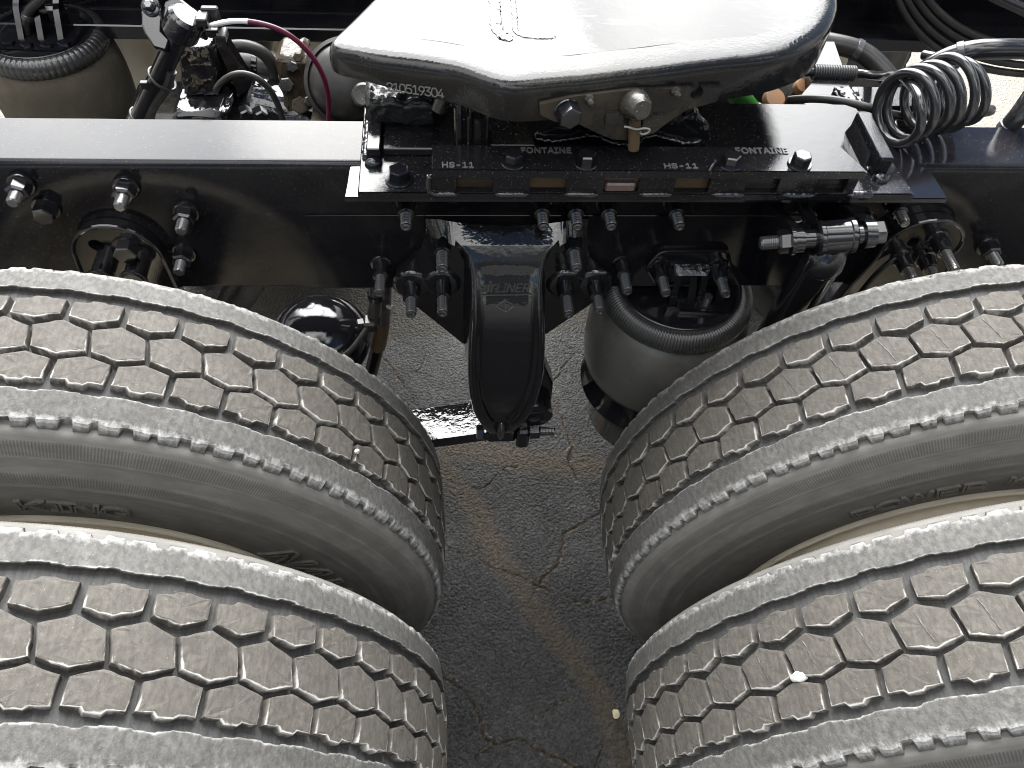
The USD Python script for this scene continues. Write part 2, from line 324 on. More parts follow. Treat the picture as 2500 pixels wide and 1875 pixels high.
crack, crumb, sand, far_ = (np.zeros(len(P2)) for _ in range(4))
pn = P2[near] + wob * .022
gap = meshkit.fbm(Q3[near] * 18, 3, 21)
for L, w in zip(CRACKS, WIDE):
    d = dist(pn, L)
    crack[near] = np.maximum(crack[near], np.clip(1 - d / (.0026 * (.6 + w)), 0, 1) * np.clip((gap - .22) * 6, .3, 1))
    crumb[near] = np.maximum(crumb[near], np.clip(1 - d / (.010 * w * np.clip((gap - .36) * 7, 0.25, 1.6)), 0, 1))
ps = P2[near] + wob2 * .05
for L, w in (([(-.15, .56), (-.084, .46), (-.017, .31), (.052, .203), (.121, .102), (.168, .007), (.207, -.081), (.235, -.2), (.26, -.4)], .034), ([(-.4, .60), (-.168, .612), (-.058, .615), (.052, .591), (.162, .576), (.26, .554), (.45, .52)], .040)):
    sand[near] = np.maximum(sand[near], np.clip(1.5 - dist(ps, L) / w, 0, 1))
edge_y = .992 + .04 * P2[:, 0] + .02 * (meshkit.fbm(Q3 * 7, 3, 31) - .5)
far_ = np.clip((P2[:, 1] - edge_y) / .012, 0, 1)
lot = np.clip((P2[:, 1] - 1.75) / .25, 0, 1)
Z = -.0045 * crack + .0012 * crumb * (meshkit.fbm(Q3 * 160, 3, 41) - .3) * 3 + .0024 * (meshkit.fbm(Q3 * 5, 3, 51) - .5) * np.where(near, 1, 0)
gm = np.c_[P2, Z]; nx_ = len(gx)
i = (np.arange(len(gy) - 1)[:, None] * nx_ + np.arange(nx_ - 1)).ravel()
mat('asphalt', {
    'g': ('geometry', {}),
    'v': ('voronoi_texture', {'scale': 150.0, 'feature': 'smooth_f1', 'smoothness': .35, 'randomness': 1.0}),
    'dv': ('noise_texture', {'scale': 60.0, 'detail': 3}),
    'wv': ('vector_math', {'math_type': 'multiply_add', 'vector2': (.012, .012, .012)}),
    'n2': ('noise_texture', {'scale': 300.0, 'detail': 4, 'roughness': .6}),
    'n3': ('noise_texture', {'scale': 7.0, 'detail': 6, 'roughness': .6}),
    'n4': ('noise_texture', {'scale': 90.0, 'detail': 6, 'roughness': .7}),
    'h': ('math', {'math_type': 'multiply_add', 'value2': -2.0}),
    'b': ('bump', {'strength': .9, 'distance': .0026}),
    'vc': ('voronoi_texture', {'scale': 210.0}), 'vcr': ('separate_color', {}), 'vm': ('map_range', {'from_min': .0, 'from_max': 1., 'to_min': .62, 'to_max': 1.45}), 'xv': ('mix_color', {'blend_type': 'multiply', 'fac': .8}), 'vcc': ('combine_color', {}),
    'c1': ('rgb_ramp', {'ramp': [(.3, (0.039, 0.0387, 0.038)), (.72, (0.072, 0.0715, 0.070))]}),
    'c3': ('rgb_ramp', {'ramp': [(.35, (0.070, 0.058, 0.045)), (.7, (0.128, 0.108, 0.084))]}),
    'cf': ('rgb_ramp', {'ramp': [(.3, (0.034, 0.0315, 0.027)), (.7, (0.064, 0.059, 0.050))]}),  # strip past the seam, the shade under the truck put into its colour
    'cl': ('rgb_ramp', {'ramp': [(.3, (0.1632, 0.1530, 0.1292)), (.7, (0.2720, 0.2550, 0.2176))]}),  # ground beyond the truck, its sunlit look put into a paler colour
    'cc': ('rgb_ramp', {'ramp': [(.42, (0.0408, 0.0326, 0.0245)), (.58, (0.1360, 0.1122, 0.0850)), (.68, (0.2856, 0.2584, 0.2108))]}),
    'as': ('attribute', {'attribute': 'sand'}), 'ac': ('attribute', {'attribute': 'crack'}), 'ab': ('attribute', {'attribute': 'crumb'}), 'af': ('attribute', {'attribute': 'far'}), 'al': ('attribute', {'attribute': 'lot'}),
    'sm': ('math', {'math_type': 'multiply_add', 'value2': 1.6}), 'sr': ('map_range', {'from_min': 1.05, 'from_max': 1.9, 'to_min': 0, 'to_max': .92, 'clamp': True}),
    'bm': ('math', {'math_type': 'multiply_add', 'value2': 1.0}), 'br': ('map_range', {'from_min': .68, 'from_max': .95, 'to_min': 0, 'to_max': .75, 'clamp': True}),
    'x1': ('mix_color', {}), 'x2': ('mix_color', {}), 'x3': ('mix_color', {}), 'x4': ('mix_color', {'b': (.020, .018, .016)}), 'x5': ('mix_color', {}),
    'sp': ('noise_texture', {'scale': 330.0, 'detail': 1}), 'spr': ('map_range', {'from_min': .735, 'from_max': .775, 'to_min': 0, 'to_max': .7, 'clamp': True}),
    'x6': ('mix_color', {'b': (.34, .30, .23)}),
    'ro': ('map_range', {'from_min': 0, 'from_max': 1, 'to_min': .62, 'to_max': .9, 'clamp': True}),
    'p': ('principled_bsdf', {'specular_ior_level': .2})},
    [('g.position', 'dv.vector'), ('dv.color', 'wv.vector1'), ('g.position', 'wv.vector3'), ('wv.vector', 'v.vector'), ('g.position', 'n2.vector'), ('g.position', 'n3.vector'), ('g.position', 'n4.vector'), ('g.position', 'sp.vector'),
     ('v.distance', 'h.value1'), ('n2.fac', 'h.value3'), ('h.value', 'b.height'), ('b.normal', 'p.normal'),
     ('n3.fac', 'c1.fac'), ('n4.fac', 'c3.fac'), ('n4.fac', 'cf.fac'), ('n4.fac', 'cl.fac'), ('n4.fac', 'cc.fac'),
     ('n4.fac', 'sm.value1'), ('as.fac', 'sm.value3'), ('sm.value', 'sr.value'), ('n4.fac', 'bm.value1'), ('ab.fac', 'bm.value3'), ('bm.value', 'br.value'),
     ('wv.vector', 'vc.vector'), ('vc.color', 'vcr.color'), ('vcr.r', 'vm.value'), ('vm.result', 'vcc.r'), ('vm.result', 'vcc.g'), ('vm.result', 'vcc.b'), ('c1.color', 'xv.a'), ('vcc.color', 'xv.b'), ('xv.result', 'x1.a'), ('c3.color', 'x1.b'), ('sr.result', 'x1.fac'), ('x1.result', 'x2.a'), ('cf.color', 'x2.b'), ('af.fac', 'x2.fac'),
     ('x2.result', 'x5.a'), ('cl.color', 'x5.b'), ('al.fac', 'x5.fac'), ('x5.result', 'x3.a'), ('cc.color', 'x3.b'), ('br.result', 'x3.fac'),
     ('x3.result', 'x4.a'), ('ac.fac', 'x4.fac'), ('sp.fac', 'spr.value'), ('spr.result', 'x6.fac'), ('x4.result', 'x6.a'), ('x6.result', 'p.base_color'), ('sr.result', 'ro.value'), ('ro.result', 'p.roughness')])
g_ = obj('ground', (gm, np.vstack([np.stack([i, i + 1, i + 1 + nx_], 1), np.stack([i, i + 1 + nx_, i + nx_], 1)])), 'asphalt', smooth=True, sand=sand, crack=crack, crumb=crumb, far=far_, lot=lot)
tag(prim(g_), kind='structure')

# ------------------------------------------------------------------ tyres and wheels
TR, NB, PITCH_T = .5229, 53, 360 / 53
HEX = [(-3.45, .0137), (-.2, .0247), (2.95, .0122), (3.42, -.0165), (.4, -.0250), (-2.75, -.0170)]
ROW1 = [(-3.05, .0535), (-1.3, .0552), (-.8, .0590), (.5, .0595), (1.1, .0572), (3.0, .0560), (2.75, .0336), (0, .0243), (-3.0, .0305)]
ROW3 = [(-2.87, -.0312), (0, -.0228), (3.1, -.0308), (2.9, -.0581), (1.2, -.0585), (.7, -.0620), (-.9, -.0617), (-1.4, -.0572), (-3.1, -.0568)]
def crown(y): return TR - .0083 * np.abs(np.asarray(y) / .1083) ** 2.2
def wrap(th, y, r):
    a = np.radians(th); return np.stack([r * np.sin(a), y, r * np.cos(a)], -1)
def block(poly, th0, depth, rg, worn):
    k = np.pi / 180 * TR
    P = np.array(poly) * [k, 1]; pts = []
    for a, b in zip(P, np.roll(P, -1, 0)):
        L = np.linalg.norm(b - a); n = max(1, int(round(L / .008)))
        for j in range(n): pts.append(a + (b - a) * (j / n) + (rg.normal(0, .00035, 2) if j else rg.normal(0, .0003, 2)))
    P = np.array(pts); n = len(P); c = P.mean(0)
    d = P - c; L = np.linalg.norm(d, axis=1)[:, None]
    def inset(x): return c + d * (1 - x / L)
    rings = [(inset(-.0012), -depth, .25), (inset(0), -.0014, .60), (inset(.0009), -.0003, .88), (inset(.0030), 0, .30), (inset(.007), 0, .0)]
    V, D = [], []
    dr = rg.normal(0, .0002); low = np.clip(.72 - .85 * d[:, 1] / L[:, 0], .30, 1.35) * rg.uniform(.7, 1.15)
    for q, h, du in rings:
        hh = h + (rg.normal(0, .0002, n) if h > -.002 else 0)
        V.append(wrap(th0 + q[:, 0] / k, q[:, 1], crown(q[:, 1]) + hh + dr)); D.append(np.clip(du * low + (rg.normal(0, .12, n) if du > 0 else 0), 0, 1.2))
    V.append(wrap(np.array([th0 + c[0] / k]), c[1:2], crown(c[1:2]) + dr)); D.append(np.zeros(1))
    V = np.vstack(V); D = np.concatenate(D); f = []; a = np.arange(n); b = (a + 1) % n
    for i in range(4): f += [np.stack([i * n + a, i * n + b, (i + 1) * n + b], 1), np.stack([i * n + a, (i + 1) * n + b, (i + 1) * n + a], 1)]
    f.append(np.stack([4 * n + a, 4 * n + b, np.full(n, 5 * n)], 1))
    f = np.vstack(f)
    m = trimesh.Trimesh(V, f, process=False)
    fn = m.face_normals; ctr = m.triangles_center
    if ((fn * (ctr * [1, 0, 1])).sum(1)).mean() < 0: f = f[:, ::-1]
    return (V, f), D
NS = NB * 24
def ring(rows, flip, dust_rows, jit, rg):
    """rows: list of functions or (y, r) pairs; a band of revolution with raggedness"""
    th = np.arange(NS) * 360 / NS; V, D = [], []
    for (y, r), du in zip(rows, dust_rows):
        V.append(wrap(th, np.broadcast_to(y, NS), np.broadcast_to(r, NS))); D.append(np.broadcast_to(du, NS))
    k = len(rows); V = np.vstack(V); a = np.arange(NS); b = (a + 1) % NS; f = []
    for i in range(k - 1): f += [np.stack([i * NS + a, i * NS + b, (i + 1) * NS + b], 1), np.stack([i * NS + a, (i + 1) * NS + b, (i + 1) * NS + a], 1)]
    f = np.vstack(f)
    return (V, f if flip else f[:, ::-1]), np.concatenate(D)
def circ_noise(rg, smooth):
    x = rg.normal(0, 1, NS); k = np.fft.rfftfreq(NS) * NS
    x = np.fft.irfft(np.fft.rfft(x) * np.exp(-(k * smooth / NS) ** 2), NS); return x / x.std()
def rib(side, rg):
    ph = np.arange(NS) % 24; ph2 = np.arange(NS) % 12
    step = np.select([ph < 5, ph < 9, ph < 13, ph < 18], [.0, .0016, .0022, .0006], -.0004) + .0003 * circ_noise(rg, 6)
    big = ((np.arange(NS) % 24) < 5) * 1.0; small = (((np.arange(NS) + 12) % 24) < 3) * .75
    notch = np.maximum(big, small)
    e = .0006 * circ_noise(rg, 5) + .0006 * circ_noise(rg, 14)
    yi = .0707 + step
    rag = np.clip(.5 + .25 * circ_noise(rg, 8), 0, 1.2)
    rows = [(yi + .0016, TR - .0155), (yi, crown(.0707) - .0013), (yi + .0009, crown(.0715) - .0002), (yi + .004, crown(.075)), (.082, crown(.082)), (.090, crown(.090)), (.097, crown(.097)),
            (.1025 - .0012 * notch, crown(.1025) - .0002 * rag), (.1062 + e - .0022 * notch, crown(.1062) - .0006 * rag - .0008 * notch), (.1088 + e - .0050 * notch, TR - .0105 - .0006 * rag), (.1100 + e * .5 - .0062 * notch, TR - .0135),
            (.1122 - .0072 * notch, TR - .0165), (.1132 - .0074 * notch, TR - .0205), (.1140 - .0070 * notch * (big > 0), TR - .0235), (.1150 - .0062 * big, TR - .0265), (.1158, TR - .0285), (.1178, TR - .0385)]
    dr = [.05, .35, .70 + .2 * rag, .26, .16, .20, .40 + .12 * rag, .62 + .14 * rag, .78, .88, .70, .36, .22, .2, .16, .14, .1]
    rows = [(side * np.asarray(y), r) for y, r in rows]
    return ring(rows, side > 0, dr, 0, rg)
def casing(rg):
    S = [(.1200, .322), (.1275, .330), (.1325, .345), (.1355, .362), (.1370, .380), (.1378, .400), (.1380, .4180), (.1388, .4186), (.1386, .4255), (.1378, .4262), (.1372, .4435), (.1364, .4442),
         (.1338, .4560), (.1306, .4710), (.1310, .4716), (.1262, .4860), (.1242, .4922), (.1228, .4928), (.1176, .4848), (.100, .5060), (.094, .5055)]
    S[18] = (.1195, .4990); S.insert(19, (.113, .505))
    rows = [(-y, r) for y, r in S] + [(y, r) for y, r in S[::-1]]
    assert len(S) == 22
    du = [.25, .1, .05, .05, .05, .05, .1, .3, .3, .1, .1, .25, .1, .1, .25, .1, .15, .25, .1, .1, .1, .1]
    return ring(rows, False, du + du[::-1], 0, rg)
def letter_shape(ch, h):
    m = meshkit.text_mesh(ch, h, .002, bold=True)
    from shapely.ops import unary_union
    up = m.face_normals[:, 2] > .9
    return unary_union([sg.Polygon(t[:, :2]).buffer(1e-6) for t in m.triangles[up]])
def bend(shape, th_c, r0, side, sx=1.0, slant=0.0, lift=.0026):
    """letter outline moulded on the sidewall: shape's x runs along the circumference, y outwards"""
    w = .0019
    o = shape.difference(shape.buffer(-w)) if w else shape
    ms = [trimesh.creation.extrude_polygon(g, lift * 1.6, engine='earcut') for g in getattr(o, 'geoms', [o]) if g.area > 1e-7]
    m = cat_(ms); m = m.subdivide_to_size(.006)
    v = m.vertices.copy(); x0 = (shape.bounds[0] + shape.bounds[2]) / 2
    rr = r0 + v[:, 1]; xx = (v[:, 0] - x0) * sx + slant * v[:, 1]
    prof_r = np.array([.322, .330, .345, .362, .380, .400, .418]); prof_y = np.array([.1200, .1275, .1325, .1355, .1370, .1378, .1380])
    yy = -(np.interp(rr, prof_r, prof_y) + v[:, 2] - .0006)
    return trimesh.Trimesh(wrap(th_c + np.degrees(xx / .365), yy, rr), m.faces[:, ::-1], process=False)
def rim_mesh(side):
    pr = [(.312, .112), (.3262, .1125), (.3280, .1175), (.3262, .1222), (.3215, .1232), (.3175, .1205), (.3125, .1120), (.3010, .1040), (.2965, .1000), (.2930, .1020), (.2860, .1180), (.2700, .1440), (.2480, .1600), (.2200, .1660), (.17, .1670), (.11, .1670),
          (.11, .1580), (.2200, .1570), (.2400, .150), (.258, .138), (.27, .10), (.27, -.09), (.29, -.112), (.3262, -.1125), (.3262, -.1222), (.3215, -.1232), (.3125, -.1175), (.30, -.104), (.28, -.09), (.28, .09), (.2995, .1), (.312, .112)]
    pr = [(r, y + (.0085 * np.sign(y) if r > .29 else 0)) for r, y in pr]
    m = lathe(pr, axis=(0, 1, 0), n=96)
    if side < 0: m = T(m, R=np.diag([1., -1, 1])); m.invert()
    return m
def build_wheel(xc, yc, phase, label, inner, tw, seed, words):
    rg = np.random.default_rng(seed)
    w = thing('dual_truck_wheel', label, 'wheel', loc=(xc, yc, TR))
    c, d = casing(rg); obj('tyre_casing', c, 'wall_rubber', w, smooth=True, dust=d)
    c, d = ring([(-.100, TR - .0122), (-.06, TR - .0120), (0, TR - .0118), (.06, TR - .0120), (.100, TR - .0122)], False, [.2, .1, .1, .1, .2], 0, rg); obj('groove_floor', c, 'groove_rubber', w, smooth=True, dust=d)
    for s in (-1, 1):
        m, d = rib(s, rg); obj('shoulder_rib', m, 'rib_rubber', w, smooth=False, dust=d)
    for k in range(NB):
        t0 = phase + k * PITCH_T
        for poly, off in ((HEX, 0), (ROW1, 3.2), (ROW3, 3.55)):
            m, d = block(poly, t0 + off, .0152, rg, tw)
            b = obj('tread_block', m, 'tread_rubber', w, smooth=False, dust=d)
            if tw and poly is HEX and abs((t0 + off + 180) % 360 - 180) < 75:
                y = np.linspace(.0165, -.0175, 9); yj = y
                th = t0 + off + np.interp(y, [-.02, .02], [.55, -.75]) + rg.normal(0, .05, 9)
                wd = .05 + .02 * rg.random(9); A = wrap(th - wd, yj, crown(yj) + .0008); B = wrap(th + wd, yj, crown(yj) + .0008)
                n = 9; a = np.arange(n - 1)
                obj('sipe', (np.vstack([A, B]), np.vstack([np.stack([a, a + n, a + n + 1], 1), np.stack([a, a + n + 1, a + 1], 1)])), 'rib_rubber', b, smooth=False, dust=np.full(18, .55))
    r = rim_mesh(-1 if inner else 1); rp = obj('rim', r, 'rim_cream', w)
    for ch, th, r0, h, sx, sl in words:
        obj('moulded_letter', bend(letter_shape(ch, h), th, r0, -1, sx, sl), 'letter_rubber', w, smooth=False)
    return w
rubber('letter_rubber', (.13, .122, .108), (.165, .155, .14), (.50, .49, .47), 1.5, 1.9)
PK = [('P', 0, 1.55), ('O', 5.0, 1.45), ('W', 10.4, 1.15), ('E', 15.9, 1.6), ('R', 20.9, 1.5), ('K', 29.4, 1.5), ('I', 33.9, 1.6), ('N', 38.0, 1.45), ('G', 43.0, 1.4)]
pk = lambda t0: [(c, t0 + dt, .364, .0250, sx, 0.0) for c, dt, sx in PK]
nav = [(c, 55.5 + 8.2 * k, .348, .048, 1.15, .35) for k, c in enumerate('NAVITRAC')]
YI = .1418
build_wheel(-.66, YI, 10.66, 'inner wheel of the left axle, moulded letters ending at the left picture edge', True, False, 1, pk(-22.0) + nav)
build_wheel(.66, YI, -26.28, 'inner wheel of the right axle, lettered sidewall above a cream rim', True, True, 2, pk(-38.5) + nav)
build_wheel(-.66, YI - .3397, 21.05, 'outer wheel at lower left, nearest worn tread with broad hexagon blocks', False, False, 3, [])
build_wheel(.66, YI - .3397, -47.65, 'outer wheel at lower right with a white pebble stuck in its tread', False, True, 4, [])

# ------------------------------------------------------------------ frame rails
def rail(name, label, y0, inward, top, hgt, flange, t=.008, x0=-2.6, x1=2.8):
    r = .011
    def arc(cx, cz, a0, a1, rr): a = np.radians(np.linspace(a0, a1, 7)); return [(cx + rr * np.cos(k), cz + rr * np.sin(k)) for k in a]
    o = [(flange, top), *arc(r, top - r, 90, 180, r), *arc(r, top - hgt + r, 180, 270, r), (flange, top - hgt), (flange, top - hgt + t), (r, top - hgt + t), (t, top - hgt + r + .004), (t, top - r - .004), (r, top - t), (flange, top - t)]
    sec = sg.Polygon([(y0 + inward * a, b) for a, b in o])
    m = trimesh.creation.extrude_polygon(sec, x1 - x0, engine='earcut')
    M = np.array([[0, 0, 1.], [1, 0, 0], [0, 1, 0]])
    p = thing(name, label, 'frame rail')
    obj('channel', T(m, (x0, 0, 0), M), 'rail_paint', p, smooth=40)
    return p
near_rail = rail('frame_rail', 'long glossy black frame rail right behind the tyres, studded with bolts', .46, 1, 1.025, .253, .098)
far_rail = rail('frame_rail', 'far black frame rail across the top of the picture behind the air spring', 1.325, -1, 1.025, .262, .100)

# ------------------------------------------------------------------ fasteners
def place(m, at_, axis, hint=(0, 0, 1)): return T(m, at_, frame(axis, hint))
def collar_bolt(parent, at_, L, axis=(0, -1, 0), s=1.0, name='lock_bolt'):
    """flanged swaged collar with a grooved pin standing out of it"""
    h = min(.031 * s, L * .55)
    pr = [(0, 0), (.0175 * s, 0), (.0178 * s, .0022), (.0170 * s, .0040), (.0140 * s, .0048), (.0132 * s, .0075), (.0128 * s, h * .45), (.0118 * s, h - .004), (.0124 * s, h - .0028), (.0122 * s, h), (.0095 * s, h + .0008), (.0078 * s, h + .001), (0, h + .001)]
    b = obj(name, place(lathe(pr, n=28), at_, axis), 'black_gloss', parent)
    k = max(3, int((L - h) / .0034)); q = [(0, 0)]
    for i in range(k):
        z = i * .0034; q += [(.0072 * s, z), (.0083 * s, z + .0008), (.0083 * s, z + .0021), (.0072 * s, z + .0029)]
    z = k * .0034; q += [(.0070 * s, z), (.0068 * s, z + .003), (.0040 * s, z + .0036), (.0030 * s, z + .0028), (0, z + .0026)]
    obj('threaded_pin', place(lathe(q, n=20), np.asarray(at_) + np.asarray(axis, float) * h, axis), 'black_pin', b)
    return b
def hex_bolt(parent, at_, axis, af=.024, h=.014, washer=.0168, wh=.0035, rot=.2, mat_='black_gloss', name='hex_bolt'):
    w = lathe([(0, 0), (washer, 0), (washer + .0004, wh * .5), (washer - .0004, wh), (0, wh)], n=32)
    hd = T(hexprism(af, h, .0016, rot), (0, 0, wh))
    b = obj(name, place(hd, at_, axis), mat_, parent)
    obj('washer', place(w, at_, axis), mat_, b)
    return b
def nut_stud(parent, at_, axis, L=.05, af=.027, rot=0.1, r=.0088, th='black_pin'):
    n_ = T(hexprism(af, .019, .0028, rot), (0, 0, .006))
    b = obj('hex_nut', place(n_, at_, axis), 'black_gloss', parent)
    obj('washer', place(lathe([(0, 0), (.0185, 0), (.0190, .002), (.0180, .006), (.0150, .0066), (0, .0066)], n=32), at_, axis), 'black_gloss', b)
    obj('stud', place(thread(r, L - .024, .0022, .0007, 18), np.asarray(at_) + np.asarray(axis, float) * .024, axis), th, b)
    return b
OUT = np.array([0, -1., 0])

# nuts along the rail web, left end
for (x, z, tip) in ((-.716, .990, .417), (-.576, .985, .416), (-.506, .940, .416), (-.532, .857, .416)):
    nut_stud(near_rail, (x, .4598, z), OUT, .4598 - tip, rot=rng.random())
hex_bolt(near_rail, (-.700, .4598, .946), OUT, af=.027, h=.018, washer=.0195, wh=.005)
nut_stud(near_rail, (.765, .4598, .868), OUT, .05)
for x in (.158, -.232): collar_bolt(near_rail, (x, .4598, .831), .066)
collar_bolt(near_rail, (.565, .4598, .958), .046)
for x in (-.185, .014, .064, .114): collar_bolt(near_rail, (x, .4598, .958), .054)
collar_bolt(near_rail, (.281 - .065, .4598, .958), .054)
for x in (-.211, -.086, -.040, .261, .292, .320, .365, .443, .478):           # plain pin heads peeping out below the mounting plate
    obj('pin_head', place(lathe([(0, 0), (.0105, 0), (.0105, .012), (.0080, .016), (0, .016)], n=18), (x, .4598, .990 if x < .2 else .992), OUT), 'black_dusty', near_rail)
obj('stud_end', cyl((.396, .459, .987), (.388, .372, 1.002), .0095, 18), 'black_gloss', near_rail)
# thin liner plates riveted to the web
obj('liner_plate', box(-.335, .52, .4572, .4596, .7755, .9325, .0006), 'rail_paint', near_rail)

# ------------------------------------------------------------------ suspension hanger
hg = thing('suspension_hanger', 'black cast suspension hanger with raised lettering hanging between the tyres below the plate', 'hanger')
top = [(x, .928 - .030 * math.cos((x + .037) / .112 * math.pi / 2) ** 1.3) for x in np.linspace(-.149, .075, 15)]
outl = [(.086, .932), (.090, .900), (.098, .862), (.118, .838), (.136, .822), (.142, .800), (.136, .775), (.116, .750), (.046, .672), (.03, .64), (-.09, .64), (-.102, .648), (-.178, .745), (-.198, .765), (-.211, .792), (-.209, .822), (-.190, .842), (-.170, .868), (-.160, .905), (-.158, .932)]
outl = sg.Polygon(top + outl).buffer(.004, join_style=1).buffer(-.004, join_style=1)
obj('flange_plate', prism(outl, .0155, AXY, (0, .4565, 0), .0022), 'black_cast', hg)
lip = sg.Polygon([(-.160, .958), (-.158, .932)] + top + [(.086, .932), (.088, .958), (.060, .962), (-.13, .962)])
tl = [(x, z) for x, z in top]
lipp = sg.Polygon([(-.160, .934)] + tl + [(.088, .934)] + [(x, z - .030) for x, z in tl[::-1]] + [(-.160, .904)][:0]).buffer(0)
obj('top_lip', prism(max(getattr(lipp, 'geoms', [lipp]), key=lambda g: g.area), .0185, AXY, (0, .4565, 0), .0050), 'black_cast', hg)
ZS = [.925, .915, .905, .893, .880, .862, .842, .820, .795, .76, .72, .67, .62, .57, .535, .505, .480, .462, .448, .438, .432]
YF = [.416, .4065, .399, .391, .3835, .373, .362, .3525, .3470, .3460, .3460, .3465, .3480, .3520, .3560, .361, .367, .372, .377, .383, .390]
HW = [.092, .074, .064, .0595, .0575, .0565, .0570, .0580, .0600, .0625, .0640, .0650, .0630, .0580, .0520, .0435, .0370, .0320, .0280, .0250, .0235]
CX = [-.0355, -.0360, -.0360, -.0362, -.0360, -.0358, -.0352, -.0345, -.0335, -.0325, -.0315, -.0302, -.0298, -.0296, -.0296, -.0298, -.0296, -.0290, -.0285, -.0280, -.0275]
zf = np.r_[np.linspace(.432, .50, 18)[:-1], np.linspace(.50, .86, 40)[:-1], np.linspace(.86, .925, 18)][::-1]
from scipy.interpolate import PchipInterpolator as PC
yf, hw, cx = (PC(ZS[::-1], a[::-1]) for a in (YF, HW, CX))
def pocket(z): return np.interp(z, [.44, .475, .52, .60, .845, .875, .895], [0, .012, .016, .012, .0065, .004, 0])
def section(z):
    w, c, y, k = float(hw(z)), float(cx(z)), float(yf(z)), float(pocket(z))
    rw = np.interp(z, [.43, .50, .62, .84, .9], [.016, .022, .016, .010, .010])
    fl = np.interp(z, [.43, .60, .85, .925], [.002, .004, .008, .030])
    half = [(w + fl, .441), (w + fl * .35, .425), (w + .001, max(y + .016, .405)), (w - .0005, y + .009), (w - .003, y + .0035), (w - .006, y + .0008), (w - .009, y), (w - rw, y + .0006), (w - rw - .004, y + k * .55), (max(w - rw - .009, .003), y + k), (max(w - rw - .016, .001), y + k * 1.06)]
    return [(c - a, b) for a, b in half] + [(c, y + k * 1.08)] + [(c + a, b) for a, b in half[::-1]]
V = np.array([[(x, .4395, .928 + .014 * min(1, ((x + .036) / .105) ** 2)) for x, y in section(.925)]] + [[(x, y, z - .012 * (z > .9205)) for x, y in section(z)] for z in zf]); nr, nc = V.shape[:2]
ii = (np.arange(nr - 1)[:, None] * nc + np.arange(nc - 1)).ravel()
F = np.vstack([np.stack([ii, ii + nc, ii + nc + 1], 1), np.stack([ii, ii + nc + 1, ii + 1], 1)])
Vv = V.reshape(-1, 3); Vv = Vv + (meshkit.fbm(Vv * 60, 3, 3) - .5)[:, None] * np.array([0, .0016, 0])
bot = V[-1]; nb = len(Vv); Vb = np.vstack([Vv, bot + [0, 0, -.004], [[bot[:, 0].mean(), .41, .426]]])
j = np.arange(nc - 1); o = (nr - 1) * nc
F = np.vstack([F, np.stack([o + j, nb + j, nb + j + 1], 1), np.stack([o + j, nb + j + 1, o + j + 1], 1), np.stack([nb + j, np.full(nc - 1, nb + nc), nb + j + 1], 1)])
obj('leg', (Vb, F), 'black_cast', hg, smooth=50)
obj('foot_block', box(-.056, .004, .388, .440, .395, .436, .006), 'black_cast', hg)
obj('nose_casting', T(trimesh.creation.icosphere(3, .013), (-.0285, .3835, .452), np.diag([.75, 1.0, 2.3])), 'black_pin', hg)
for x, z, L in ((-.134, .902, .070), (.066, .902, .070), (-.185, .801, .068), (-.135, .803, .069), (.065, .801, .071), (.116, .801, .067)):
    collar_bolt(hg, (x, .4412 if z < .85 else .4412, z), L - .003, s=1.08)
for x, z in ((-.135, .803), (.065, .801), (-.185, .801), (.116, .801)):
    obj('boss', place(lathe([(0, 0), (.031, 0), (.028, .004), (.024, .006), (0, .006)], n=30), (x, .4412, z), OUT), 'black_cast', hg)
def on_leg(m, flip=False, lift=.0):
    v = m.vertices.copy(); z = v[:, 1]
    return trimesh.Trimesh(np.c_[v[:, 0], yf(z) + pocket(z) * 1.05 - v[:, 2] - lift, z], m.faces, process=False)
wx = -.079
for ch, wd, h in (('a', .0105, .0150), ('i', .0060, .0150), ('r', .0090, .0150), ('L', .0100, .0125), ('I', .0056, .0125), ('N', .0135, .0125), ('E', .0112, .0125), ('R', .0120, .0125)):
    s = letter_shape(ch, h); b = s.bounds
    k = (wd * .86) / (b[2] - b[0])
    s = affinity.affine_transform(s, [k, .30, 0, 1, wx - b[0] * k, .8545])
    wx += wd
    for g in getattr(s, 'geoms', [s]):
        m = trimesh.creation.extrude_polygon(g, .0022, engine='earcut').subdivide_to_size(.004)
        obj('raised_letter', on_leg(m), 'black_letter', hg, smooth=False)
obj('raised_letter', on_leg(trimesh.creation.extrude_polygon(sg.Polygon([(-.083, .8488), (.002, .8500), (.002, .8518), (-.080, .8508)]), .0022).subdivide_to_size(.006)), 'black_letter', hg, smooth=False)
dm = sg.Polygon([(-.053, .833), (-.0375, .8235), (-.022, .833), (-.0375, .8430)])
dm = dm.difference(dm.buffer(-.0017, join_style=2)).union(sg.box(-.0382, .8235, -.0368, .843))
obj('raised_emblem', on_leg(trimesh.creation.extrude_polygon(dm, .0022, engine='earcut').subdivide_to_size(.005)), 'black_letter', hg, smooth=False)
# pinch bolt through the foot
pb = hex_bolt(hg, (-.060, .392, .431), (-1, 0, 0), af=.026, h=.013, washer=.015, wh=.003)
obj('pinch_nut', place(hexprism(.027, .020, .003, .3), (.030, .392, .431), (1, 0, 0)), 'black_gloss', hg)
obj('pinch_stud', place(thread(.0098, .050, .0030, .0010, 20), (.030, .392, .431), (1, 0, 0)), 'black_pin', hg)
obj('clamp_ear', box(.004, .029, .378, .412, .388, .448, .005), 'black_cast', hg)
obj('side_plug', place(hexprism(.012, .012), (.030, .385, .640), (1, 0, 0)), 'black_gloss', hg)
obj('side_lug', prism(sg.Polygon([(.035, .44), (.066, .47), (.064, .535), (.046, .585), (.030, .60)]).buffer(.006, join_style=1), .035, AXY, (0, .462, 0), .004), 'black_cast', hg)

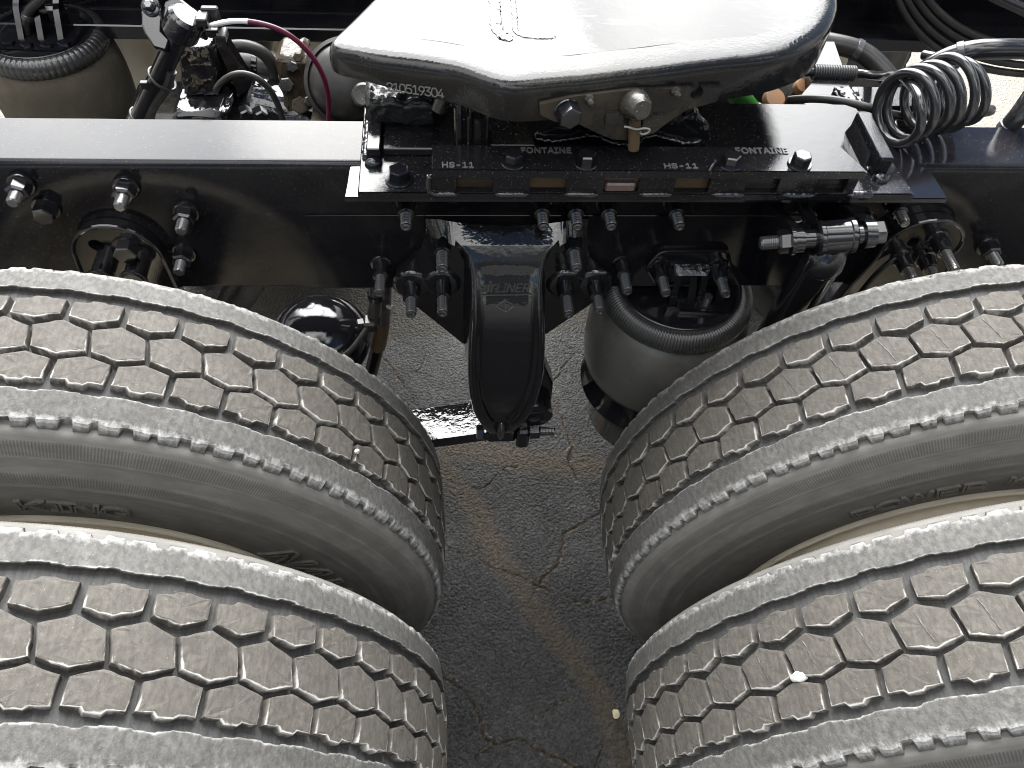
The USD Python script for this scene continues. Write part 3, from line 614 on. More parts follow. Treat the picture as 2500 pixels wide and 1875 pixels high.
# ------------------------------------------------------------------ suspension arm passing behind the hanger foot
ar = thing('trailing_link', 'flat black suspension link running left behind the foot of the hanger', 'suspension link')
P = np.array([[-.70, .398, .370], [-.45, .398, .372], [-.20, .398, .392], [-.08, .400, .412], [.01, .40, .432]])
C = spline(P, 40); sec = [(0, 0), (.078, 0), (.080, -.003), (.080, -.030), (.078, -.033), (.002, -.033), (0, -.030), (0, -.003)]
V = np.array([[(c[0], c[1] + a, c[2] + b) for a, b in sec] for c in C]).reshape(-1, 3); n = len(sec); a = np.arange(n); b = (a + 1) % n
F = np.vstack([np.vstack([np.stack([i * n + a, i * n + b, (i + 1) * n + b], 1), np.stack([i * n + a, (i + 1) * n + b, (i + 1) * n + a], 1)]) for i in range(len(C) - 1)])
obj('beam', (V, F), 'black_cast', ar)
eye = lathe([(.019, 0), (.034, 0), (.037, .003), (.037, .077), (.034, .080), (.019, .080), (.019, 0)], (.036, .48, .470), (0, -1, 0), 40)
obj('eye', eye, 'black_cast', ar)
obj('bush', lathe([(0, .004), (.012, .004), (.0185, .001), (.019, .079), (.012, .076), (.0, .076)], (.036, .48, .470), (0, -1, 0), 30), 'black_gloss', ar)

# ------------------------------------------------------------------ round bracket plates on the web
def oval_bracket(label, pts, holes, thick, name='bracket_plate'):
    t = thing('bracket_plate', label, 'bracket')
    g = sg.Polygon(pts).buffer(.012, join_style=1).buffer(-.012, join_style=1)
    for (x, z, r) in holes: g = g.difference(sg.Point(x, z).buffer(r, 12))
    m = trimesh.creation.extrude_polygon(g, thick, engine='earcut')
    obj('plate', T(m, (0, .4588, 0), AXY), 'black_gloss', t)
    rimp = g.exterior.coords
    obj('rolled_edge', tube(np.array([(x, .4588 - thick, z) for x, z in list(rimp)[:-1]] + [(rimp[0][0], .4588 - thick, rimp[0][1])]), .0035, 8), 'black_gloss', t)
    return t
el = lambda cx_, cz, rx, rz, a0, a1, k=18: [(cx_ + rx * math.cos(t), cz + rz * math.sin(t)) for t in np.radians(np.linspace(a0, a1, k))]
lb = oval_bracket('black rounded bracket plate with a slot behind the left inner tyre', el(-.622, .862, .064, .065, 0, 180) + [(-.692, .80), (-.700, .74), (-.55, .74), (-.556, .80)], [(-.647, .889, .011)], .018)
hex_bolt(lb, (-.604, .4406, .883), OUT, af=.030, h=.014, washer=.022, wh=.004, rot=0)
for x, z in ((-.648, .848), (-.600, .846)): obj('spacer_sleeve', cyl((x, .441, z), (x, .405, z), .0165, 28), 'black_gloss', lb)
for x, z in ((-.648, .848), (-.600, .846)): obj('sleeve_collar', lathe([(.0165, 0), (.0200, .001), (.0200, .005), (.0165, .006)], (x, .414, z), OUT, 28), 'black_gloss', lb)
rb = oval_bracket('black round bracket plate with three long studs behind the right inner tyre', el(.637, .884, .064, .056, -20, 172) + [(.572, .86), (.556, .80), (.545, .72), (.72, .72), (.712, .82)], [(.618, .894, .0095)], .020)
for x, z, L in ((.654, .903, .072), (.614, .861, .052), (.655, .858, .046)): collar_bolt(rb, (x, .4386, z), L, s=1.05)
obj('web_rib', tube(spline([(.598, .43, .868), (.578, .425, .838), (.566, .42, .80), (.560, .42, .76)], 24), .0045, 10), 'black_gloss', rb)

# ------------------------------------------------------------------ fifth wheel mounting plates and slide rail
mp = thing('mounting_plate', 'black steel mounting plate bolted across the frame rail under the fifth wheel', 'plate')
obj('outer_angle', prism(sg.Polygon([(-.262, .381), (.582, .381), (.580, .44), (.572, .447), (.53, .448), (.53, .56), (-.24, .56), (-.24, .446), (-.258, .445)]), .0075, None, (0, 0, 1.0256), .0012), 'black_gloss', mp)
obj('upper_plate', prism(sg.Polygon([(-.243, .3765), (.526, .3765), (.524, .40), (.506, .575), (.49, .585), (-.03, .585), (-.03, .70), (-.245, .70)]), .0115, None, (0, 0, 1.0333), .0018), 'black_plate', mp)
hex_bolt(mp, (-.189, .403, 1.0449), (0, 0, 1), af=.0245, h=.0150, washer=.0185, wh=.0035, rot=.05)
sr = thing('slide_rail', 'raised black slotted rail stamped with letters, with hex bolts along its top', 'rail')
bx0, bx1, bz = -.144, .436, 1.090
obj('top_flange', prism(sg.Polygon([(bx0, .3675), (bx1, .3675), (bx1 - .02, .418), (.10, .419), (bx0, .419)]), .0120, None, (0, 0, bz - .0120), .0012), 'black_plate', sr)
web = sg.box(bx0 + .002, 1.0452, bx1 - .002, bz - .0122)
slots = [(-.113, -.064), (-.015, .034), (.084, .132), (.181, .229), (.279, .325), (.376, .420)]
for a, b in slots: web = web.difference(sg.box(a, 1.0475, b, 1.0745))
obj('slotted_web', prism(web, .0095, AXY, (0, .3850, 0)), 'black_plate', sr)
for k, (a, b) in enumerate(slots):
    m = ('grease', 'rust', 'rust_bar', 'rust', 'black_dusty', 'black_dusty')[k]
    if k == 2: obj('locking_tooth', box(a + .003, b - .003, .377, .40, 1.0460, 1.0600, .0025), 'rust_bar', sr)
    obj('slot_backing', box(a - .004, b + .004, .3856, .3900, 1.0452, 1.0765, 0), m, sr)
for k, x in enumerate((-.129, -.038, .056, .158, .259, .358, .446)):          # weld beads at the foot of the web
    L = .019 if k in (0, 6) else .0235
    s = np.linspace(-1, 1, 26)
    c = np.stack([x + s * L, np.full(26, .3762 - .0005), np.full(26, 1.0462)], 1); c += rng.normal(0, .00035, c.shape)
    r = .0062 * np.clip(1 - np.abs(s) ** 7, .15, 1) * (1 + .06 * np.sin(s * 42 + k))
    m = tube(c, r, 12); v = m.vertices; m.vertices = np.c_[v[:, 0], v[:, 1] - .001, 1.0450 + np.maximum(v[:, 2] - 1.0462, -.001) * .85]
    obj('weld_bead', m, 'black_gloss', sr, smooth=True)
c = spline([(-.147, .372, 1.077), (-.149, .371, 1.062), (-.146, .3705, 1.050), (-.138, .371, 1.047)], 16)
obj('weld_bead', tube(c, .0040, 10), 'black_gloss', sr, smooth=True)
for k, x in enumerate((-.039, .056, .249, .345)): hex_bolt(sr, (x, .3815, bz), (0, 0, 1), af=.0215, h=.0135, washer=.0158, wh=.0032, rot=(.05, .5, .3, .9)[k])
def flat_text(t, x0, x1, y, h, z):
    m = meshkit.text_mesh(t, h, .0011, bold=True); b = m.bounds
    m.apply_scale([(x1 - x0) / (b[1][0] - b[0][0]), 1, 1]); m.apply_translation((x0 - m.bounds[0][0], y, z))
    obj('stamped_letters', m, 'glint_grey', sr, smooth=False)
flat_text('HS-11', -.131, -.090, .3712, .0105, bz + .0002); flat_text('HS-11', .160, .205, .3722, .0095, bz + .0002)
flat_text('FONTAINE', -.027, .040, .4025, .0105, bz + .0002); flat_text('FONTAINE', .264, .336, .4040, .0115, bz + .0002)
m = tube(spline([(.219, .3680, 1.089), (.224, .375, 1.0935), (.231, .383, 1.0925)], 14), [.0022] * 5 + [.003] * 5 + [.0035, .004, .003, .001], 9)
obj('paint_drip', m, 'black_gloss', sr, smooth=True)
# stops at both ends
ls = thing('stop_bar', 'upright square black stop bar welded at the left end of the mounting plate', 'stop')
obj('bar', box(-.2335, -.2145, .440, .575, 1.0452, 1.0660, .0016), 'black_plate', ls)
m = T(trimesh.creation.icosphere(3, 1.0), (-.2245, .4355, 1.0462), np.diag([.0115, .0085, .0085])); m.vertices += (meshkit.fbm(m.vertices * 120, 3, 2) - .5)[:, None] * .004
obj('weld_bead', m, 'black_gloss', ls, smooth=True)
s = np.linspace(0, 1, 50); c = np.stack([-.2355 + .0006 * np.sin(s * 90), .445 + s * .12, np.full(50, 1.0462)], 1) + rng.normal(0, .0006, (50, 3))
obj('weld_bead', tube(c, .0050 + .0012 * rng.random(50), 10), 'black_gloss', ls, smooth=True)
rs_ = thing('stop_bar', 'square black stop bar welded at the right end of the mounting plate, below the coil', 'stop')
pts = [(.4435, .3655, 1.113), (.4625, .3655, 1.113), (.4625, .470, 1.113), (.4435, .470, 1.113), (.4435, .388, 1.0452), (.482, .388, 1.0452), (.482, .52, 1.0452), (.455, .52, 1.0452)]
pts = [(.443, .366, 1.115), (.461, .366, 1.115), (.461, .466, 1.115), (.442, .466, 1.115), (.463, .415, 1.0452), (.492, .415, 1.0452), (.497, .520, 1.0452), (.471, .520, 1.0452)]
def hexa(p): return trimesh.convex.convex_hull(np.array(p))
obj('block', box(.4755, .4965, .4145, .5215, 1.0452, 1.0760, .0016), 'black_plate', rs_)
obj('side_plate', hexa([(.4750, .430, 1.0455), (.4750, .515, 1.0455), (.4680, .430, 1.0455), (.4680, .515, 1.0455), (.4750, .440, 1.0640), (.4750, .512, 1.0660), (.4725, .440, 1.062), (.4725, .512, 1.064)]), 'black_cast', rs_)
m = T(trimesh.creation.icosphere(3, 1.0), (.4865, .4085, 1.0462), np.diag([.0125, .0095, .0085])); m.vertices += (meshkit.fbm(m.vertices * 110, 3, 5) - .5)[:, None] * .006
obj('weld_bead', m, 'black_gloss', rs_, smooth=True)
for x in (.4742, .4978): obj('weld_bead', tube(np.stack([np.full(30, x), np.linspace(.425, .512, 30), np.full(30, 1.0460)], 1) + rng.normal(0, .0005, (30, 3)), .0042, 9), 'black_gloss', rs_, smooth=True)

# ------------------------------------------------------------------ fifth wheel
fw = thing('fifth_wheel', 'large glossy black fifth wheel plate with rounded wings and rolled edge over the frame', 'fifth wheel')
ZT = 1.210
half = [(-.226, .555), (-.2515, .499), (-.2675, .467), (-.2725, .4515), (-.268, .4425), (-.250, .4385), (-.214, .4265), (-.1585, .417), (-.128, .4115), (-.104, .402), (-.085, .388), (-.072, .379), (-.060, .3725), (-.0505, .3705), (-.040, .371), (-.023, .376), (.02, .384), (.0615, .392), (.120, .405), (.1805, .4195), (.230, .429), (.2725, .4375), (.300, .446), (.326, .459), (.348, .475), (.367, .4925), (.386, .517), (.4015, .5445), (.4115, .565), (.418, .581), (.432, .64), (.440, .72), (.443, .80), (.443, .89)]
oth = [(x, 1.78 - y) for x, y in half[::-1][1:]]
thr = [(-.205, 1.18), (-.16, 1.03), (-.06, .95), (.03, .91), (.05, .89), (.03, .87), (-.06, .83), (-.16, .75), (-.205, .60)]
ring_ = np.array(half + oth + thr)
g = sg.Polygon(ring_).buffer(-.008, join_style=1).buffer(.008, join_style=1)
L = g.exterior.length; N = 420
O_ = np.array([g.exterior.interpolate(L * i / N).coords[0] for i in range(N)])
from scipy.ndimage import gaussian_filter1d as GF
O_ = np.stack([GF(O_[:, 0], 2.0, mode='wrap'), GF(O_[:, 1], 2.0, mode='wrap')], 1)
if sg.Polygon(O_).exterior.is_ccw is False: O_ = O_[::-1]
tg = np.roll(O_, -1, 0) - np.roll(O_, 1, 0); tg /= np.linalg.norm(tg, axis=1)[:, None]; nin = np.stack([-tg[:, 1], tg[:, 0]], 1)
for _ in range(8): nin = np.stack([GF(nin[:, 0], 2, mode='wrap'), GF(nin[:, 1], 2, mode='wrap')], 1)
xs = [-.29, -.265, -.23, -.19, -.14, -.105, -.075, -.03, .03, .06, .09, .13, .17, .20, .25, .32, .37, .42, .50]
ds = [.024, .028, .034, .040, .047, .049, .050, .052, .056, .061, .063, .062, .060, .058, .054, .054, .057, .058, .05]
dep = np.interp(O_[:, 0], xs, ds)
wav = (meshkit.fbm(np.c_[O_ * 22, np.zeros(N)], 3, 8) - .5)
prof = [(.050, 0, 0), (.034, -.0003, 0), (.021, -.0008, 0), (.0120, -.0020, 0), (.0066, -.0042, 0), (.0030, -.0074, 0), (.0009, -.0112, 0), (.0001, -.0155, 0), (0, -.024, 0), (.0010, None, 0), (.0035, None, -.0025), (.013, None, -.002), (.015, -.035, 0)]
rows = []
for ins, dz, ex in prof:
    zz = ZT + (dz if dz is not None else -np.maximum(dep, .034) + ex)
    rows.append(np.c_[O_ + nin * (ins + .0012 * wav)[:, None] if ins < .03 else O_ + nin * ins, np.broadcast_to(zz, N)])
V = np.array(rows); V[:8, :, 2] += .0014 * wav
nr = len(prof); a = np.arange(N); b = (a + 1) % N
F = np.vstack([np.vstack([np.stack([(i + 1) * N + a, (i + 1) * N + b, i * N + b], 1), np.stack([(i + 1) * N + a, i * N + b, i * N + a], 1)]) for i in range(nr - 1)])
inner = sg.Polygon(V[0][:, :2]).buffer(0)
inner = max(getattr(inner, 'geoms', [inner]), key=lambda q: q.area)
tv, tf = trimesh.creation.triangulate_polygon(inner, engine='earcut')
topm = trimesh.Trimesh(np.c_[tv, np.full(len(tv), ZT)], tf, process=False)
obj('top_plate', topm.subdivide_to_size(.03, max_iter=12), 'black_top', fw, smooth=True)
obj('rolled_edge', (V.reshape(-1, 3), F), 'black_skirt', fw, smooth=60)
obj('underside', T(topm, (0, 0, -.034)), 'grease', fw)
# dried grease bead left around the lube groove
def bead(P, r, seed, n=70, amp=.5, flat=.5, name='grease_bead', m_='black_cast', par=None):
    c = spline(P, n); rg = np.random.default_rng(seed); c = c + rg.normal(0, r * .12, c.shape)
    m = tube(c, r * (1 - amp * rg.random(n) * .6), 9); zc = np.array([x[2] for x in P]).mean()
    v = m.vertices; v[:, 2] = zc + (v[:, 2] - zc) * flat
    obj(name, trimesh.Trimesh(v, m.faces, process=False), m_, par or fw, smooth=True)
bead([(-.060, .66, ZT), (-.0595, .58, ZT), (-.060, .52, ZT), (-.055, .480, ZT), (-.045, .4715, ZT)], .0085, 1, amp=.35, flat=.22)
bead([(-.036, .66, ZT), (-.0345, .58, ZT), (-.036, .505, ZT), (-.034, .484, ZT), (-.022, .476, ZT), (.004, .4745, ZT), (.012, .4765, ZT)], .0040, 2, amp=.35, flat=.3)
# casting number on the skirt
nx = -.196
for ch in '210519304':
    m = meshkit.text_mesh(ch, .0125, .0012); i0 = np.argmin(np.hypot(O_[:, 0] - nx, O_[:, 1] - .42) + (O_[:, 1] > .6) * 9)
    t_ = np.array([tg[i0][0], tg[i0][1], 0]); t_ = t_ * np.sign(t_[0]); no = -np.array([*nin[i0], 0.]); no /= np.linalg.norm(no)
    R_ = np.stack([t_, [0, 0, 1], no], 1)
    obj('cast_numeral', T(m, np.array([O_[i0][0], O_[i0][1], ZT - .0375 - .0006 * 0]) - t_ * .004 + no * .0002 + np.array([0, 0, -.0065]), R_), 'glint_grey', fw, smooth=False)
    nx += .0088 if ch == '1' else .0075
# pivot support with pin, cotter and bolts under the near edge
pv = thing('pivot_bracket', 'greasy brown pivot bracket with a pin and cotter under the fifth wheel edge', 'bracket')
EO = np.array([.2055, -.9786, 0.]); ES = np.array([.9786, .2055, 0.]); EP0 = np.array([.028, .383, 0.])
EM = np.stack([ES, [0, 0, 1.], EO], 1)
def ep(x, z, off=0.0): return EP0 + ES * ((x - .028) / .9786) + np.array([0, 0, z]) + EO * off
def ear_poly(P): return sg.Polygon([((x - .028) / .9786, z) for x, z in P])
ear = ear_poly([(-.012, 1.184), (-.010, 1.169), (.009, 1.157), (.039, 1.150), (.068, 1.131), (.090, 1.119), (.111, 1.1145), (.145, 1.121), (.164, 1.138), (.185, 1.151), (.222, 1.158), (.225, 1.178), (.10, 1.190), (.03, 1.190)])
ear = ear.difference(sg.Point((.191 - .028) / .9786, 1.1735).buffer(.0085))
obj('ear_plate', prism(ear, .0190, EM, EP0 - EO * .0165, .0018), 'ear_paint', pv)
hex_bolt(pv, ep(.0215, 1.172, .0025), EO, af=.0255, h=.017, washer=.0160, wh=.003, rot=.52)
for x, z in ((.048, 1.184), (.160, 1.181)):
    obj('grease_fitting', lathe([(0, 0), (.0065, 0), (.0065, .003), (.0035, .005), (.0042, .010), (.0018, .012), (0, .012)], ep(x, z, .0025), EO, 16), 'black_dusty', pv)
obj('pin_boss', lathe([(0, -.004), (.020, -.004), (.0195, .008), (.0165, .016), (.0165, .019), (.0125, .026), (.0115, .028), (0, .028)], ep(.108, 1.170, .002), EO + [0, 0, .30], 30), 'black_dusty', pv)
obj('pivot_pin', cyl(ep(.1095, 1.158, .010), ep(.1155, 1.108, .012), .0078, 24, .0072), 'rust', pv)
for xs in ((.073, .097), (.124, .152)):
    z1 = 1.164 if xs[0] < .1 else 1.153
    obj('keeper_plate', prism(ear_poly([(xs[0], z1 - .019), (xs[1], z1 - .021), (xs[1], z1 - .002), (xs[0], z1)]), .0035, EM, EP0 + EO * .0022, .0008), 'black_dusty', pv)
obj('cotter_pin', tube(spline([ep(.094, 1.149, .018), ep(.104, 1.146, .019), ep(.112, 1.144, .020), ep(.122, 1.144, .020), ep(.1285, 1.140, .020), ep(.124, 1.136, .020), ep(.116, 1.139, .020)], 40), .0013, 8), 'steel_bright', pv)
obj('pedestal', hexa([(-.062, .448, 1.0455), (.235, .448, 1.0455), (.235, .57, 1.0455), (-.062, .57, 1.0455), (.05, .450, 1.12), (.19, .450, 1.12), (.05, .53, 1.13), (.19, .53, 1.13)]), 'black_cast', pv)
obj('web_fin', hexa([(-.003, .439, 1.088), (.044, .439, 1.117), (.044, .4445, 1.117), (-.003, .4445, 1.088), (.044, .439, 1.09), (.044, .4445, 1.09)]), 'black_gloss', pv)
m = hexa([(.186, .452, 1.106), (.208, .452, 1.122), (.234, .452, 1.097), (.241, .450, 1.078), (.230, .450, 1.072), (.208, .49, 1.122), (.24, .49, 1.08), (.19, .49, 1.10)]).subdivide_to_size(.006); m.merge_vertices(); m.vertices += (meshkit.fbm(m.vertices * np.array([70, 70, 300]), 4, 9) - .5)[:, None] * np.array([.005, .008, .005])
obj('grease_lump', m, 'black_cast', pv, smooth=True)
bead([(-.006, .432, 1.0925), (.02, .430, 1.0925), (.045, .433, 1.0935), (.075, .437, 1.096), (.095, .427, 1.094), (.125, .423, 1.094), (.15, .437, 1.098), (.175, .434, 1.094), (.215, .426, 1.0925)], .0085, 31, 120, .9, .5, 'grease_ridge', 'black_gloss', pv)
bead([(-.004, .440, 1.093), (.04, .441, 1.093), (.06, .446, 1.098)], .0035, 33, 60, .9, .7, 'grease_ridge', 'black_gloss', pv)
# bits on the left of the support: slide latch, plates and grease
lt = thing('slide_latch', 'small black latch block standing on the slide rail left of the pivot', 'latch')
obj('guide', box(-.112, -.1035, .425, .470, 1.046, 1.150, .002), 'black_cast', lt); obj('guide', box(-.0745, -.068, .425, .470, 1.060, 1.140, .002), 'black_cast', lt)
obj('latch_block', box(-.0910, -.0775, .424, .460, 1.052, 1.124, .003), 'black_dusty', lt)
obj('guide', box(-.0975, -.0935, .419, .470, 1.046, 1.132, .0015), 'black_dusty', lt)
obj('shoe', box(-.0675, -.004, .430, .560, 1.0455, 1.0800, .003), 'black_dusty', lt)  # dark block added to cover a bright reflection in the gap
sp = thing('side_support', 'flat black support plate behind the stop bar, thick with old grease', 'plate')
obj('plate', box(-.212, -.112, .453, .548, 1.0452, 1.0575, .0015), 'black_plate', sp)
m = box(-.236, -.135, .50, .63, 1.0575, 1.100, .008).subdivide_to_size(.006); m.merge_vertices(); m.vertices += (meshkit.fbm(m.vertices * np.array([90, 160, 90]), 4, 19) - .5)[:, None] * np.array([.006, .008, .018])
obj('grease_lump', m, 'black_grease', sp, smooth=True)
obj('bolt_end', cyl((-.135, .475, 1.102), (-.126, .480, 1.124), .010, 22), 'black_dusty', sp)

# ------------------------------------------------------------------ far rail lip, far wheels and axles
obj('lower_lip', box(-2.6, 2.8, 1.2165, 1.2235, .7555, .7880, .0025), 'black_gloss', far_rail)
for xc, nm in ((-.66, 'inner wheel on the far side of the left axle, dim behind the far rail'), (.66, 'inner wheel on the far side of the right axle, dim behind the far rail')):
    w = thing('dual_truck_wheel', nm, 'wheel', loc=(xc, 1.78 - YI, TR)); rg = np.random.default_rng(9)
    c, d = casing(rg); obj('tyre_casing', c, 'wall_rubber', w, smooth=True, dust=d * .3)
    for s in (-1, 1):
        m, d = rib(s, rg); obj('shoulder_rib', m, 'rib_rubber', w, smooth=False, dust=d * .5)
    obj('rim', rim_mesh(1), 'rim_cream', w)
for xc, nm in ((-.66, 'black drive axle tube between the left wheels, below the frame'), (.66, 'black drive axle tube between the right wheels, below the frame')):
    ax = thing('axle', nm, 'axle')
    obj('tube', lathe([(0, -.20), (.062, -.20), (.065, .35), (.075, .55), (.14, .72), (.18, .86), (.18, .94), (.14, 1.06), (.075, 1.23), (.065, 1.45), (.062, 1.95), (0, 1.95)], (xc, 0, TR), (0, 1, 0), 36), 'black_dusty', ax)
    if xc > 0: obj('spring_beam', box(xc - .10, xc + .12, .43, .50, .375, .415, .006), 'black_cast', ax)
    obj('spring_beam', box(xc - .10, xc + .62, 1.28, 1.35, .395, .435, .006), 'black_cast', ax)

hx = thing('crossmember', 'unseen black crossmember added between the rails behind the middle hanger, shading the ground', 'crossmember')  # hidden behind the near rail, added to shade the asphalt
obj('channel', box(-.17, .10, .472, 1.314, .80, .96, .008), 'black_dusty', hx)
ds_ = thing('drive_shaft', 'unseen black drive shaft added between the two axles, shading the ground below', 'drive shaft')  # out of view, added to darken the ground between the axles
obj('tube', cyl((-.50, .89, .60), (.48, .89, .62), .055, 32), 'black_dusty', ds_)
# ------------------------------------------------------------------ air springs
def pleated(r, a, z, n, depth, k=6, m=16):
    N = n * k; t = np.arange(N) * 2 * np.pi / N; s = np.linspace(-.62 * np.pi, .75 * np.pi, m); V = []
    for q in s:
        rr = a * (1 - depth * (np.abs(((np.arange(N) % k) / k) - .5) * 2) ** 3)
        R_ = r + rr * np.cos(q); V.append(np.stack([R_ * np.cos(t), R_ * np.sin(t), z + rr * np.sin(q) * 1.25], 1))
    V = np.vstack(V); A = np.arange(N); B = (A + 1) % N
    return V, np.vstack([np.vstack([np.stack([i * N + A, i * N + B, (i + 1) * N + B], 1), np.stack([i * N + A, (i + 1) * N + B, (i + 1) * N + A], 1)]) for i in range(m - 1)])
def air_spring(label, loc, n, depth, bag, sleeve):
    t = thing('air_spring', label, 'air spring', loc=loc)
    v, f = pleated(.1120, .0190, 0, n, depth); obj('crimped_bead', (v, f), sleeve, t, smooth=True)
    obj('bag', lathe([(.121, -.010), (.1285, -.018), (.1350, -.032), (.1395, -.055), (.1425, -.085), (.1435, -.115), (.1425, -.145), (.1390, -.172), (.1330, -.190), (.1240, -.199), (.110, -.200)], n=96), bag, t, smooth=True)
    obj('top_plate', lathe([(.1050, .019), (.1075, .0225), (.1040, .0250), (.0985, .0225), (.092, .0135), (.084, .011), (0, .011)][::-1], n=72), 'black_gloss', t, smooth=True)
    obj('piston', lathe([(.118, -.190), (.1215, -.205), (.1240, -.222), (.1300, -.236), (.1365, -.246), (.1370, -.251), (.1340, -.254), (.120, -.256), (.112, -.275), (.108, -.36), (0, -.36)], n=80), 'black_gloss', t, smooth=True)
    return t
as1 = air_spring('dusty black air spring with a finely crimped ring beside the hanger, under the frame rail', (.268, .465, .752), 150, .11, 'bag_rubber', 'bag_rubber_clean')
ZB = .0115
obj('foot_plate', prism(sg.Polygon([(-.010, -.060), (.075, -.066), (.095, -.055), (.098, .0), (-.012, .0)]), .008, None, (0, 0, ZB), .002), 'black_gloss', as1)
for x, y in ((.012, -.040), (.062, -.036)): obj('rib', hexa([(x - .007, y - .012, .008), (x + .007, y - .012, .008), (x - .007, .0, .008), (x + .007, .0, .008), (x - .006, -.004, .085), (x + .006, -.004, .085), (x - .006, y + .018, .060), (x + .006, y + .018, .060)]), 'black_gloss', as1)
obj('stud', cyl((.037, -.046, .008), (.037, -.046, .040), .0075, 20), 'black_pin', as1)
obj('nut', T(hexprism(.022, .014, .002, .4), (.037, -.046, .009)), 'black_gloss', as1)
obj('slot_rib', tube(spline([(.100, -.034, .003), (.112, -.045, .003), (.106, -.056, .003), (.094, -.048, .003)], 24), .0025, 8), 'black_gloss', as1)
hb = thing('spring_bracket', 'black bracket plate with two long pins above the right air spring', 'bracket')
g = sg.Polygon([(.219, .832), (.226, .848), (.310, .848), (.317, .830), (.30, .806), (.235, .806)]).buffer(.019, join_style=1)
obj('plate', prism(g, .009, AXY, (0, .4596, 0), .0022), 'black_gloss', hb)
obj('rolled_edge', tube(np.array([(x, .449, z) for x, z in g.exterior.coords]), .0034, 8), 'black_gloss', hb)
for x in (.250, .296): obj('arm', hexa([(x - .006, .450, .832), (x + .006, .450, .832), (x - .005, .432, .812), (x + .005, .432, .812), (x - .006, .450, .766), (x + .006, .450, .766), (x - .006, .424, .766), (x + .006, .424, .766)]), 'black_cast', hb)
obj('arm', hexa([(.244, .452, .836), (.302, .452, .836), (.248, .436, .822), (.298, .436, .822), (.246, .452, .815), (.300, .452, .815)]), 'black_cast', hb)
for x, z in ((.219, .832), (.317, .829)): collar_bolt(hb, (x, .4505, z), .062)
as2 = air_spring('tan dusty air spring at the top left edge beyond the near rail', (-.986, 1.208, .755), 62, .08, 'canvas_dust', 'bag_rubber_clean')
obj('foot_plate', prism(sg.Polygon([(-.07, -.07), (.06, -.075), (.08, -.05), (.08, .05), (-.07, .05)]), .010, None, (0, 0, ZB), .002), 'black_gloss', as2)
for x, y in ((-.05, -.05), (-.01, -.058), (.03, -.058), (.062, -.05)): obj('nut', T(hexprism(.022, .018, .002, .4), (x, y, .011)), 'black_gloss', as2)
for x in (-.03, .01, .05): obj('rib', hexa([(x - .006, -.04, .01), (x + .006, -.04, .01), (x - .006, .03, .01), (x + .006, .03, .01), (x - .006, .03, .09), (x + .006, .03, .09), (x - .006, .0, .07), (x + .006, .0, .07)]), 'black_gloss', as2)

# ------------------------------------------------------------------ shock absorber on the right
sh = thing('shock_absorber', 'glossy black shock absorber with cross bolt through its top eye, right of the air spring', 'shock absorber')
A_, B_ = np.array([.3225, .337, .991]), np.array([.480, .333, 1.0135]); ux = (B_ - A_) / np.linalg.norm(B_ - A_); pt = lambda s: A_ + ux * s
obj('top_eye', lathe([(0, 0), (.0215, 0), (.0250, .003), (.0250, .008), (.0236, .0095), (.0236, .0435), (.0250, .045), (.0250, .051), (.0215, .0535), (0, .0535)], pt(0.0651), ux, 40), 'black_gloss', sh)
obj('sleeve', cyl(pt(0.0372), pt(0.0660), .0135, 28), 'black_gloss', sh); obj('sleeve', cyl(pt(0.1181), pt(0.1348), .0135, 28), 'black_gloss', sh)
obj('bracket_ring', cyl(pt(0.0335), pt(0.0465), .0185, 28), 'black_gloss', sh); obj('bracket_ring', cyl(pt(0.1302), pt(0.1442), .0195, 28), 'black_gloss', sh)
obj('washer', cyl(pt(0.0288), pt(0.0337), .0215, 32), 'black_gloss', sh)
obj('nut', place(hexprism(.030, .017, .003, .25), pt(0.0293), -ux), 'black_gloss', sh)
obj('thread', place(thread(.0098, .024, .0030, .0010, 20), pt(0.0140), -ux), 'black_pin', sh)
obj('bolt_head', place(hexprism(.030, .016, .003, .2), pt(0.1432), ux), 'black_gloss', sh)
dn = np.array([.05, .16, -1.0]); dn /= np.linalg.norm(dn); e0 = pt(.092)
obj('dust_shield', lathe([(0, .012), (.018, .012), (.027, .020), (.0310, .030), (.0335, .046), (.0330, .053), (.0315, .057), (.0310, .30), (.027, .305), (0, .305)], e0 + dn * .006, dn, 44), 'black_gloss', sh, smooth=40)
obj('rod_end', lathe([(0, .30), (.028, .30), (.028, .50), (0, .50)], e0, dn, 30), 'black_gloss', sh)
obj('mount_arm', prism(sg.Polygon([(.375, .93), (.42, .925), (.440, .945), (.475, .946), (.53, .938), (.552, .92), (.55, .90), (.50, .89), (.40, .90)]).buffer(.003), .012, AXY, (0, .4598, 0), .002), 'black_cast', sh)
for s in (.034, .130): obj('mount_lug', hexa([tuple(pt(s) + [0, .12, -.09]), tuple(pt(s) + [0, .12, -.03]), tuple(pt(s) + [0, .01, -.015]), tuple(pt(s) + [0, .01, .012]), tuple(pt(s + .012) + [0, .12, -.09]), tuple(pt(s + .012) + [0, .12, -.03]), tuple(pt(s + .012) + [0, .01, -.015]), tuple(pt(s + .012) + [0, .01, .012])]), 'black_cast', sh)

